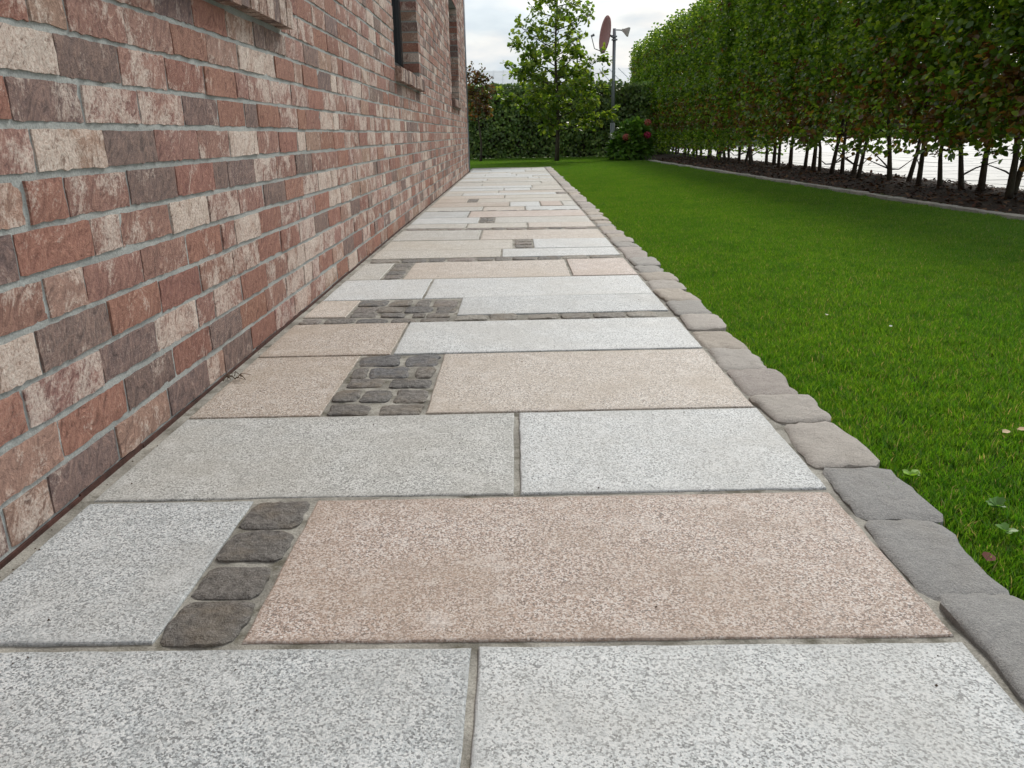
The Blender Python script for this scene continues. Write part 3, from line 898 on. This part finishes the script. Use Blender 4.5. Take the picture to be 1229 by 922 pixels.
def hedge_crown(r, H=3.05, low=.35, wy=.30, x0=-.62, x1=.45, n=5600):
    """foliage of one hedge plant; front (towards the lawn) is the -X side"""
    # twigs: foliage sits in sprays on short twigs for light and dark clumps
    nt = n // 9
    z = low + (H - low) * r.random(nt) ** .85
    # sparse at the bottom
    keep = r.random(nt) < np.clip((z - low) / .55 + .05, .04, 1)
    z = z[keep]; z = np.r_[z, H + r.uniform(-.02, .30, 14) * r.random(14)]; nt = len(z)
    u = r.random(nt); side = r.random(nt)
    x = np.where(side < .52, x0 + .26 * u ** 1.4, np.where(side < .8, x1 - .22 * u, x0 + (x1 - x0) * u))
    y = (r.random(nt) * 2 - 1) * wy
    C = np.c_[x, y, z]
    out = np.c_[np.where(x < (x0 + x1) / 2, -1.0, 1.0), r.normal(0, .55, nt), r.normal(.25, .45, nt)]
    out /= np.linalg.norm(out, axis=1, keepdims=True)
    P, D, N, S, K = [], [], [], [], []
    for k in range(nt):
        m = r.integers(6, 12)
        t = r.random(m)
        L_ = .10 + .1 * r.random()
        pts = C[k] + out[k] * (t * L_)[:, None] + r.normal(0, .022, (m, 3))
        d = out[k] * .6 + r.normal(0, .6, (m, 3)); d[:, 2] -= .15
        nn = r.normal(0, .55, (m, 3)) + np.array([-.45 if out[k][0] < 0 else .45, 0, .75])
        P.append(pts); D.append(d); N.append(nn); S.append(.042 + .032 * r.random(m))
        zz = C[k][2]
        pb = .38 * math.exp(-((zz - .85) / .45) ** 2) + .02
        brown = r.random() < pb
        base = (BROWN if brown else GREEN)[r.integers(0, 4, m)]
        K.append(base * r.uniform(.75, 1.25, (m, 1)))
    return leaves_mesh(np.vstack(P), np.vstack(D), np.vstack(N), np.concatenate(S), 'beech', np.vstack(K), r)


def hedge_trunk(r, H=3.0):
    m = MB()
    lean = r.normal(0, .05, 2); p = [(0, 0, -.06)]
    x = y = 0
    for k in range(1, 9):
        z = H * .9 * k / 8
        x += lean[0] * .5 + r.normal(0, .02); y += lean[1] * .6 + r.normal(0, .025)
        p.append((x, y, z))
    r0 = r.uniform(.022, .032)
    m.tube(p, [r0 * 1.35] + [r0 * (1 - .085 * k) for k in range(1, 9)], 8)
    for k in range(16):
        z = r.uniform(.22, H * .85); i = min(7, int(z / (H * .9) * 8)); q = Vector(p[i]).lerp(Vector(p[i + 1]), .5)
        a = r.uniform(0, 6.28); ln = r.uniform(.2, .5)
        d = Vector((math.cos(a), math.sin(a), r.uniform(.1, .9)))
        pts = [q, q + d * ln * .4 + Vector((0, 0, r.normal(0, .03))), q + d * ln + Vector((r.normal(0, .04), r.normal(0, .04), .05))]
        m.tube(pts, [.011, .008, .003], 5)
    return m


hr = np.random.default_rng(21)
crowns, trunks = [], []
for k in range(5):
    v, f, t = hedge_crown(hr, H=3.05 + hr.uniform(-.06, .1), low=.30 + hr.uniform(-.08, .08))
    crowns.append(mesh_obj('crown', v, f, M_LEAF, tint=t, link=False))
for k in range(2):                                            # leafy to the ground
    v, f, t = hedge_crown(hr, H=3.05, low=.10, n=4800)
    crowns.append(mesh_obj('crown', v, f, M_LEAF, tint=t, link=False))
for k in range(5):
    trunks.append(hedge_trunk(hr).build('trunk', M_BARK, smooth=True, link=False))
TY = [5.9, 6.25, 6.6, 6.88, 7.18, 7.47, 7.88, 8.2, 8.53, 8.9, 9.42, 9.78, 10.5, 10.93, 11.3, 11.62, 12.05, 12.45, 12.8, 13.34, 13.8, 14.4, 14.8]
while TY[-1] < 27.4: TY.append(TY[-1] + hr.uniform(.34, .48))
ORD = ['', 'second ', 'third ', 'fourth ', 'fifth ', 'sixth ', 'seventh ', 'eighth ', 'ninth ', 'tenth ', 'eleventh ', 'twelfth ', 'thirteenth ', 'fourteenth ', 'fifteenth ']
for i, y in enumerate(TY):
    e = empty('beech_tree', (4.52 + hr.normal(0, .06), y, 0.015))
    e.rotation_euler[2] = hr.normal(0, .05)
    leafy = y > 15.5
    c = crowns[5 + i % 2].copy() if leafy else crowns[(i * 3 + i // 5) % 5].copy()
    COL.objects.link(c); c.parent = e
    if i % 2: c.scale = (1, -1, 1)
    c.scale = (c.scale[0], c.scale[1], 1 + hr.normal(0, .015))
    tr = trunks[(i * 2 + i // 3) % 5].copy(); COL.objects.link(tr); tr.parent = e
    tr.rotation_euler[2] = hr.uniform(0, 6.28)
    j = i - 4
    if j < 0: lab = 'hedge beech at the right edge of the photo, its trunk out of view'
    elif j < len(ORD): lab = 'beech with bare dark trunk in the hedge, %strunk from the right edge' % (ORD[j] if ORD[j] else 'first ')
    elif y <= 15.5: lab = 'slim beech in the middle of the right hedge, brownish low leaves'
    else: lab = 'far beech of the right hedge, leafy down to the ground'
    tag(e, lab, 'tree', 'beeches of the tall right hedge')

# wispy shoots on the hedge top come with the crowns; back hedge clad in ivy
def leaf_wall(r, x0, x1, z0, z1, depth, n, cols, size=(.05, .09), ztop=.08):
    x = r.uniform(x0, x1, n); z = r.uniform(z0, z1, n)
    bulge = .10 * vnoise(x * 1.6, z * 1.6, 3) + .05 * vnoise(x * 5, z * 5, 4)
    z = np.minimum(z, z1 + ztop * vnoise(x * 2.5, x * 0, 9))
    y = -depth * r.random(n) ** 2 * -1 - bulge
    P = np.c_[x, y, z]
    D = np.c_[r.normal(0, .6, n), r.normal(-.3, .35, n), r.normal(-.7, .5, n)]
    N = np.c_[r.normal(0, .45, n), r.normal(-.8, .3, n), r.normal(.45, .4, n)]
    S = r.uniform(*size, n)
    K = cols[r.integers(0, len(cols), n)] * r.uniform(.7, 1.3, (n, 1)) * (1 + .35 * vnoise(x * 2.2, z * 2.2, 8))[:, None]
    return leaves_mesh(P, D, N, S, 'ivy', K, r)


IVYC = np.array([(.075, .14, .028), (.10, .175, .033), (.14, .215, .04), (.075, .145, .028), (.16, .23, .045)])
bh = tag(empty('hedge', (0, 22.9, 0)), 'dense dark green ivy-clad hedge closing the far end of the lawn', 'hedge')
v, f, t = leaf_wall(hr, -4.0, 4.4, 0.0, 1.92, .35, 15000, IVYC)
mesh_obj('foliage', v, f, M_IVY, bh, tint=t)
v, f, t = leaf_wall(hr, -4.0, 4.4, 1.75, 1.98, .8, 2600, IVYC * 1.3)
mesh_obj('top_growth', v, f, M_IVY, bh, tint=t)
cr = MB(); cr.box(-4.0, 4.4, .32, .8, 0, 1.8)
cr.build('inner_branches', M_BARK, bh)

# far bank of shrubs behind the yard
sh = tag(empty('shrub_bank', (27, 45, 0)), 'low green shrub bank beyond the pale yard', 'shrubs')
v, f, t = leaf_wall(hr, -50, 60, 0, 3.0, 1.0, 16000, IVYC * 1.5, size=(.2, .35), ztop=.5)
v = np.c_[v[:, 1], v[:, 0], v[:, 2]]
mesh_obj('foliage', v, f, M_IVY, sh, tint=t)
cr = MB(); cr.box(.4, 1.4, -50, 60, 0, 2.3); cr.build('inner_branches', M_BARK, sh)

# ------------------------------------------------------------------ free-standing trees
def branch_tree(r, H, z_lo, prof, nbr, leaf_size, cols, dens, trunk_r, kind='oak', droop=.0, spread=.25):
    m = MB(); tp = []
    for k in range(11):
        z = H * k / 10
        tp.append((.03 * math.sin(k * .9), .03 * math.cos(k * 1.3) - .03, z))
    m.tube([(tp[0][0], tp[0][1], -.05)] + tp[1:], [trunk_r * 1.25] + [trunk_r * (1 - .088 * k) for k in range(1, 11)], 8)
    P, D, N, S, K = [], [], [], [], []
    for b in range(nbr):
        z = z_lo + (H - z_lo) * (b + r.random()) / nbr
        L_ = prof(z) * r.uniform(.65, 1.1)
        a = b * 2.4 + r.normal(0, .4)
        i = min(9, int(z / H * 10)); q = Vector(tp[i]).lerp(Vector(tp[i + 1]), z / H * 10 - i)
        d = Vector((math.cos(a), math.sin(a), r.uniform(.1, .5) - droop)).normalized()
        pts = [q]; 
        for s in (.35, .7, 1.0):
            pts.append(q + d * L_ * s + Vector((r.normal(0, .03), r.normal(0, .03), .12 * s * s * L_ * (1 - 2 * droop))))
        m.tube(pts, [trunk_r * .3, trunk_r * .22, trunk_r * .13, .004], 5)
        ntw = max(3, int(L_ * 13))
        for tw in range(ntw):
            s = r.uniform(.22, 1.05); ip = min(2, int(s * 3)); base = pts[ip].lerp(pts[ip + 1], min(1, s * 3 - ip))
            td = Vector(r.normal(0, 1, 3)); td.z = td.z * .55 + .05; td.normalize()
            tl = spread * r.uniform(.5, 1.1)
            m.tube([base, base + td * tl], [.006, .0025], 3, cap=False)
            nl = int(dens(z) * r.uniform(.6, 1.4))
            for _ in range(nl):
                pp = base + td * tl * r.uniform(.25, 1.1) + Vector(r.normal(0, .035, 3))
                P.append(pp[:]); dd = td + Vector(r.normal(0, .6, 3)); dd.z -= .25; D.append(dd[:])
                N.append((r.normal(0, .6), r.normal(0, .6), .8)); S.append(leaf_size * r.uniform(.7, 1.25))
                K.append(cols[r.integers(0, len(cols))] * r.uniform(.75, 1.25))
    return m, leaves_mesh(np.array(P), np.array(D), np.array(N), np.array(S), kind, np.array(K), r)


OAKC = np.array([(.10, .18, .028), (.14, .21, .034), (.19, .25, .045), (.08, .145, .024)])
tr_r = np.random.default_rng(5)
def prof1(z): return 1.22 if z < 2.2 else max(.36, 1.22 - .42 * (z - 2.2))
m, (v, f, t) = branch_tree(tr_r, 4.7, .62, prof1, 62, .105, OAKC, lambda z: 16 if z < 2.1 else 6.5, .05)
oak = tag(empty('young_oak', (1.02, 19.8, 0)), 'slender young tree with airy green crown in front of the ivy hedge', 'tree')
m.build('trunk', M_BARK, oak, smooth=True); mesh_obj('crown', v, f, M_OAK, oak, tint=t)
COPC = np.array([(.10, .05, .028), (.08, .06, .026), (.12, .055, .034), (.06, .07, .024)])
m, (v, f, t) = branch_tree(np.random.default_rng(9), 2.1, .95, lambda z: max(.10, .42 - .28 * abs(z - 1.35)), 26, .085, COPC, lambda z: 11, .03, spread=.2)
cop = tag(empty('copper_tree', (-.86, 20.5, 0)), 'small reddish brown tree on a thin stem beside the house corner', 'tree')
m.build('trunk', M_BARK, cop, smooth=True); mesh_obj('crown', v, f, M_OAK, cop, tint=t)

# ------------------------------------------------------------------ hydrangea
hy = tag(empty('hydrangea', (2.78, 19.7, 0)), 'round green hydrangea bush with pinkish red flower heads below the dish pole', 'shrub')
r = np.random.default_rng(12)
n = 1500
dv = rand_dirs(n, r); dv[:, 2] = np.abs(dv[:, 2])
rad = .45 + .55 * r.random(n) ** .4
P = np.c_[dv[:, 0] * .55, dv[:, 1] * .5, dv[:, 2] * .86 + .08] * rad[:, None] * (1 + .12 * vnoise(dv[:, 0] * 3, dv[:, 2] * 3, 2))[:, None]
v, f, t = leaves_mesh(P, dv + r.normal(0, .5, (n, 3)) - np.array([0, 0, .3]), dv * .5 + r.normal(0, .3, (n, 3)) + np.array([0, 0, .8]), r.uniform(.09, .15, n), 'beech',
                      np.array([(.10, .21, .03), (.13, .24, .035), (.07, .16, .025)])[r.integers(0, 3, n)] * r.uniform(.7, 1.25, (n, 1)), r)
mesh_obj('foliage', v, f, M_HYD, hy, tint=t)
st = MB()
for k in range(14):
    a = r.uniform(0, 6.28); e_ = Vector((math.cos(a) * .38, math.sin(a) * .34, r.uniform(.4, .75)))
    st.tube([(0, 0, 0), e_ * .5 + Vector((0, 0, .08)), e_], [.01, .007, .004], 5)
st.build('stems', M_BARK, hy)
for k, (fx_, fy_, fz_, c) in enumerate([(.34, -.42, .56, (.34, .02, .07)), (-.16, -.46, .52, (.36, .10, .08)), (.36, -.28, .84, (.40, .12, .10))]):
    m_ = 90; d_ = rand_dirs(m_, r)
    Pp = np.array([fx_, fy_, fz_]) + d_ * np.array([.085, .085, .07])
    v, f, t = leaves_mesh(Pp, np.cross(d_, r.normal(size=(m_, 3))), d_, r.uniform(.03, .045, m_), 'ivy', np.array(c) * r.uniform(.7, 1.3, (m_, 1)), r)
    mesh_obj('flower_head', v, f, M_PETAL, hy, tint=t)

# ------------------------------------------------------------------ satellite dish on its pole
DX, DY = 2.42, 20.3
sat = tag(empty('satellite_dish', (DX, DY, 0)), 'reddish satellite dish on a grey metal pole with a small floodlight', 'dish')
m = MB(); m.tube([(0, 0, -.05), (0, 0, 2.98)], .040, 12)
m.build('pole', M_ZINC, sat, smooth=True)
m = MB(); m.tube([(0, 0, -.05), (0, 0, .85)], .056, 12); m.build('base_sleeve', M_ZINC, sat, smooth=True)
# paraboloid reflector opening to -X and a little towards the lawn
dm = []; df = []
nr, na = 7, 32
ax = Vector((-.96, -.24, .12)).normalized(); uu = ax.cross(Vector((0, 0, 1))).normalized(); vv = uu.cross(ax)
dc = Vector((-.17, -.03, 2.84))
for side in (0, 1):
    for i in range(nr + 1):
        rr_ = i / nr
        for k in range(na):
            a = 2 * math.pi * k / na
            dm.append(tuple(dc + (uu * math.cos(a) * .36 + vv * math.sin(a) * .42) * max(rr_, .01) + ax * (.07 * rr_ * rr_ - .012 * side - (.006 if rr_ > .99 and side else 0))))
for side in (0, 1):
    o_ = side * (nr + 1) * na
    for i in range(nr):
        for k in range(na):
            a, b = o_ + i * na + k, o_ + i * na + (k + 1) % na
            df.append((a, b, b + na, a + na) if side == 0 else (a, a + na, b + na, b))
e0, e1 = nr * na, (nr + 1) * na + nr * na
for k in range(na): df.append((e0 + k, e0 + (k + 1) % na, e1 + (k + 1) % na, e1 + k))
mesh_obj('dish', dm, df, M_DISH, sat, smooth=True)
m = MB(); m.tube([(0, 0, 2.78), (-.09, -.015, 2.83), (-.16, -.03, 2.84)], [.03, .03, .045], 8)
m.box(-.06, .07, -.055, .055, 2.72, 2.75); m.box(-.055, .06, -.055, .055, 2.79, 2.82)
m.build('mount_bracket', M_ZINC, sat)
m = MB(); m.tube([dc + ax * .0 - vv * .40, dc + ax * .28 - vv * .34, dc + ax * .40 - vv * .06], .010, 6); m.tube([dc + ax * .40 - vv * .08, dc + ax * .33 - vv * .04], [.022, .03], 8)
m.build('feed_arm', M_ZINC, sat)
m = MB(); m.tube([(0, 0, 2.950), (.12, 0, 2.945), (.2, 0, 2.935)], .014, 6); m.build('lamp_arm', M_ZINC, sat)
m = MB(); m.tube([(.17, 0, 2.950), (.21, 0, 2.935), (.31, -.02, 2.900), (.345, -.025, 2.890)], [.03, .045, .13, .135], 4); lo = m.build('floodlight', M_LAMP, sat)
m = MB(); m.tube([(.345, -.025, 2.890), (.352, -.026, 2.888)], .115, 4); m.build('lamp_glass', M_GLASS, lo)

# ------------------------------------------------------------------ barn behind the hedge
barn = tag(empty('barn', (-2, 38, 0)), 'long low barn with pale ribbed metal roof behind the hedge', 'barn')
m = MB(); m.box(-26, 14, 0, 12, 0, 2.43); m.build('wall', M_BARNWALL, barn)
m = MB()
def rz(u): return 2.60 + 1.2 * u
m.add([(-26.5, -.5, rz(0)), (14.5, -.5, rz(0)), (14.5, 6, rz(1)), (-26.5, 6, rz(1)), (14.5, 12.5, rz(0)), (-26.5, 12.5, rz(0)),
       (-26.5, -.5, rz(0) - .16), (14.5, -.5, rz(0) - .16), (14.5, 12.5, rz(0) - .16), (-26.5, 12.5, rz(0) - .16)],
      [(0, 1, 2, 3), (3, 2, 4, 5), (6, 7, 1, 0), (8, 9, 5, 4), (7, 8, 4, 2, 1), (9, 6, 0, 3, 5), (6, 9, 8, 7)])
ro = m.build('roof', M_ROOF, barn)
rib = MB(); k = -26.2
for q in range(1):
    rib.add([(-.02, -.52, rz(0) + .004), (.02, -.52, rz(0) + .004), (.02, 6, rz(1) + .004), (-.02, 6, rz(1) + .004), (-.014, -.52, rz(0) + .025), (.014, -.52, rz(0) + .025), (.014, 6, rz(1) + .025), (-.014, 6, rz(1) + .025)],
            [(4, 5, 6, 7), (0, 1, 5, 4), (2, 3, 7, 6), (1, 2, 6, 5), (3, 0, 4, 7)])
r0 = rib.build('roof_rib', M_ROOF, ro)
k = -26.0; first = True
while k < 14.2:
    o = r0 if first else r0.copy()
    if not first: COL.objects.link(o)
    o.location.x = k; first = False; k += .5
g = MB(); g.tube([(-26.5, -.58, 2.5), (14.5, -.58, 2.5)], .07, 8); g.build('gutter', M_BARNWALL, barn)

# ------------------------------------------------------------------ bed edging
be = tag(empty('bed_edging', (3.4, 12, 0)), 'thin pale stone edging between the lawn and the hedge bed', 'edging')
y_ = 3.0
while y_ < 21.5:
    ln = random.uniform(.22, .34)
    x0 = edge_x(y_); c = srgb(*random.choice([(172, 166, 154), (160, 156, 148), (150, 144, 134)]))
    o = dome_stone('edging_stone', M_EDGE, None, x0 - .045, x0 + .045, y_, y_ + ln - .012, .004 + random.uniform(-.004, .006), .006, c, jit=.006, depth=.06, power=7, skew=-.04)
    o.parent = be; o.matrix_parent_inverse = Matrix.Translation(be.location).inverted()
    y_ += ln

# mulch chips and dead leaves on the bed
r = np.random.default_rng(31)
n = 9000
y = 3 + 17 * r.random(n) ** 1.3; ex = np.array([edge_x(q) for q in y]) + .06
u = r.random(n); x = ex + (5.2 - ex) * u
zb = -.045 + .075 * np.sin(np.minimum(1, u * 1.25) * math.pi / 2) - .07 * np.maximum(0, (u - .8) / .2) + .012 * vnoise(x * 7, y * 7, 5)
P = np.c_[x, y, zb + .006 + .008 * r.random(n)]
mc = np.array([srgb(58, 40, 32), srgb(76, 52, 40), srgb(46, 34, 28), srgb(104, 78, 58), srgb(84, 48, 34)])
v, f, t = leaves_mesh(P, np.c_[r.normal(0, 1, (n, 2)), r.normal(0, .25, n)], np.c_[r.normal(0, .35, (n, 2)), np.ones(n)], r.uniform(.025, .06, n), 'oak', mc[r.integers(0, 5, n)] * r.uniform(.7, 1.3, (n, 1)), r)
tag(mesh_obj('mulch', v, f, mat_leaf('dry_leaf', .1, .8), tint=t), 'brown bark chips and dead leaves on the hedge bed', 'mulch', kind='stuff')
M_DRYLEAF = bpy.data.materials['dry_leaf']

# ------------------------------------------------------------------ grass (stuff): blades in small tufts, instanced over the lawn
gcol = bpy.data.collections.new('grass_tufts')
GC = np.array([(.075, .195, .012), (.098, .225, .015), (.13, .255, .022), (.055, .16, .010), (.17, .28, .032)])
for k in range(5):
    r = np.random.default_rng(100 + k)
    n = 540; half = .075
    x, y = r.uniform(-half, half, n), r.uniform(-half, half, n)
    h = r.uniform(.011, .025, n) * (1 + .25 * vnoise(x * 30, y * 30, k)); w = r.uniform(.0007, .0014, n)
    a = r.uniform(0, 6.28, n); lean = r.uniform(.1, .95, n) * h; la = r.uniform(0, 6.28, n)
    bx, by = np.cos(a) * w, np.sin(a) * w
    tx, ty = np.cos(la) * lean, np.sin(la) * lean
    z0 = np.full(n, -.004)
    V = np.stack([np.c_[x - bx, y - by, z0], np.c_[x + bx, y + by, z0],
                  np.c_[x + tx * .42 + bx * .8, y + ty * .42 + by * .8, h * .62], np.c_[x + tx * .42 - bx * .8, y + ty * .42 - by * .8, h * .62],
                  np.c_[x + tx, y + ty, h]], 1).reshape(-1, 3)
    i = np.arange(n)[:, None] * 5
    f = np.concatenate([i + np.array([[0, 1, 2]]), i + np.array([[0, 2, 3]]), i + np.array([[3, 2, 4]])], 1).reshape(-1, 3)
    cc = GC[r.integers(0, 5, n)] * np.array([.96, 1.04, .95]) * r.uniform(.58, 1.12, (n, 1))
    dead = r.random(n) < .035; cc[dead] = (.30, .26, .14)
    t = np.repeat(np.c_[cc, np.ones(n)], 5, axis=0)
    o = mesh_obj('grass_tuft', V, f, M_GRASS, tint=t, link=False)
    gcol.objects.link(o)

r = np.random.default_rng(55)
pts = []
sp = .085
ys_g = np.arange(.2, 22.8, sp)
for y in ys_g:
    s = sp * (1 if y < 7 else 1.25)
    xl = .712 + .062 + .012 * math.sin(y * 9) if y < 16.0 else -3.2
    xr = edge_x(y) - .10
    if y < 16.0 and y > 15.0: pass
    nx = int((xr - xl) / s)
    q = xl + (np.arange(nx) + .5) * s
    pts.append(np.c_[q + r.uniform(-.03, .03, nx), np.full(nx, y) + r.uniform(-.03, .03, nx), -.026 + .004 * vnoise(q * 3, np.full(nx, y) * 3, 3)])
# lawn right beside the edging stones
yk = np.arange(.2, 16.0, .05)
pts.append(np.c_[.712 + .048 + r.uniform(-.006, .03, len(yk)), yk + r.uniform(-.02, .02, len(yk)), np.full(len(yk), -.027)])
pts = np.vstack(pts)
gme = bpy.data.meshes.new('grass'); gme.vertices.add(len(pts)); gme.vertices.foreach_set('co', pts.astype(np.float32).ravel()); gme.update()
grass = bpy.data.objects.new('grass', gme); COL.objects.link(grass)
tag(grass, 'short dense green grass of the mown lawn', 'grass', kind='stuff')
ng = bpy.data.node_groups.new('grass_scatter', 'GeometryNodeTree')
ng.interface.new_socket('Geometry', in_out='INPUT', socket_type='NodeSocketGeometry')
ng.interface.new_socket('Geometry', in_out='OUTPUT', socket_type='NodeSocketGeometry')
gi, go = ng.nodes.new('NodeGroupInput'), ng.nodes.new('NodeGroupOutput')
iop = ng.nodes.new('GeometryNodeInstanceOnPoints'); ci_ = ng.nodes.new('GeometryNodeCollectionInfo')
ci_.inputs['Collection'].default_value = gcol; ci_.inputs['Separate Children'].default_value = True; ci_.inputs['Reset Children'].default_value = True
rv = ng.nodes.new('FunctionNodeRandomValue'); rv.data_type = 'FLOAT_VECTOR'
rv.inputs[0].default_value = (-.05, -.05, 0); rv.inputs[1].default_value = (.05, .05, 6.283)
rs = ng.nodes.new('FunctionNodeRandomValue'); rs.data_type = 'FLOAT'
rs.inputs[2].default_value = .82; rs.inputs[3].default_value = 1.2
ri = ng.nodes.new('FunctionNodeRandomValue'); ri.data_type = 'INT'
ri.inputs[4].default_value = 0; ri.inputs[5].default_value = 4
iop.inputs['Pick Instance'].default_value = True
ng.links.new(gi.outputs[0], iop.inputs['Points']); ng.links.new(ci_.outputs[0], iop.inputs['Instance'])
ng.links.new(rv.outputs[0], iop.inputs['Rotation']); ng.links.new(rs.outputs[1], iop.inputs['Scale']); ng.links.new(ri.outputs[2], iop.inputs['Instance Index'])
ng.links.new(iop.outputs[0], go.inputs[0])
md = grass.modifiers.new('scatter', 'NODES'); md.node_group = ng

# ------------------------------------------------------------------ small things
r = np.random.default_rng(77)


def weed(loc, nleaf, size, col, label):
    e = tag(empty('weed', loc), label, 'weed')
    for k in range(nleaf):
        a = k * 2.4 + r.uniform(-.3, .3)
        d = np.array([[math.cos(a), math.sin(a), r.uniform(.15, 1.1)]])
        v, f, t = leaves_mesh(np.zeros((1, 3)) + np.array([0, 0, -.01]), d, np.array([[-math.cos(a) * .4, -math.sin(a) * .4, 1.0]]), np.array([size * r.uniform(.5, 1.2)]), 'oak', np.array([col]) * r.uniform(.8, 1.2), r)
        mesh_obj('leaf', v, f, M_HYD, e, tint=t)


weed((.755, 1.385, .008), 14, .020, (.24, .42, .05), 'small bright yellow-green weed by the edging stones')
weed((.84, 1.25, .010), 13, .020, (.13, .27, .06), 'broad-leaved weed in the lawn edge near the big grey edging stone')
weed((.80, 1.16, .010), 12, .017, (.13, .27, .05), 'low leafy weed at the lawn edge, nearest the camera')


def fallen_leaf(loc, size, col, rotz, label, kind='beech'):
    a = rotz
    v, f, t = leaves_mesh(np.zeros((1, 3)), np.array([[math.cos(a), math.sin(a), .12]]), np.array([[.15, -.2, 1.0]]), np.array([size]), kind, np.array([col]), r)
    o = mesh_obj('fallen_leaf', v, f, M_DRYLEAF, None, tint=t, loc=loc)
    return tag(o, label, 'leaf')


fallen_leaf((.722, 1.075, -.004), .028, srgb(92, 42, 30), .9, 'red-brown fallen leaf tucked against the edging stones')
fallen_leaf((1.045, 1.585, .006), .02, srgb(206, 184, 150), .2, 'pale dry leaf lying on the lawn at the right')
fallen_leaf((1.085, 1.60, .007), .024, srgb(196, 170, 134), -.4, 'pale curled leaf scrap on the lawn by the right photo edge')
fallen_leaf((1.10, 2.73, .006), .016, srgb(196, 190, 176), 1.2, 'whitish leaf scrap on the mid lawn, the nearer to the path of two')
fallen_leaf((.90, 1.15, .004), .022, srgb(92, 50, 34), 2.0, 'brown fallen leaf on the grass near the weeds')
fallen_leaf((1.24, 2.55, .006), .014, srgb(200, 204, 196), .4, 'tiny whitish leaf on the mid lawn, the farther right of two')

# dry root clump at the wall foot
dt = MB()
for k in range(11):
    a = r.uniform(0, 6.28); q = Vector((-.802 + r.normal(0, .012), 2.09 + r.normal(0, .015), .004))
    p1 = q + Vector((math.cos(a) * .012, math.sin(a) * .02, r.uniform(.004, .016))); p2 = q + Vector((math.cos(a) * .026 + .012, math.sin(a) * .04, r.uniform(.0, .008)))
    dt.tube([q, p1, p2], [.0016, .0013, .0008], 4)
tag(dt.build('dry_weed', M_DRY), 'little tangle of dry stems at the foot of the brick wall', 'weed')

# soil crumbs swept about the slabs
n = 170
x = r.uniform(-.79, .7, n); y = .6 + 6 * r.random(n) ** 1.6
left = r.random(n) < .45; x[left] = -.82 + .03 * r.random(left.sum())
sm = MB()
for k in range(n):
    s = r.uniform(.0009, .0026); c = Vector((x[k], y[k], .0015))
    sm.add([c + Vector((s, 0, 0)), c + Vector((-s * .5, s * .9, 0)), c + Vector((-s * .6, -s * .8, 0)), c + Vector((0, 0, s * 1.1))], [(0, 1, 3), (1, 2, 3), (2, 0, 3)])
tag(sm.build('soil_crumbs', M_DRY), 'dark soil crumbs scattered over the granite slabs', 'crumbs', kind='stuff')
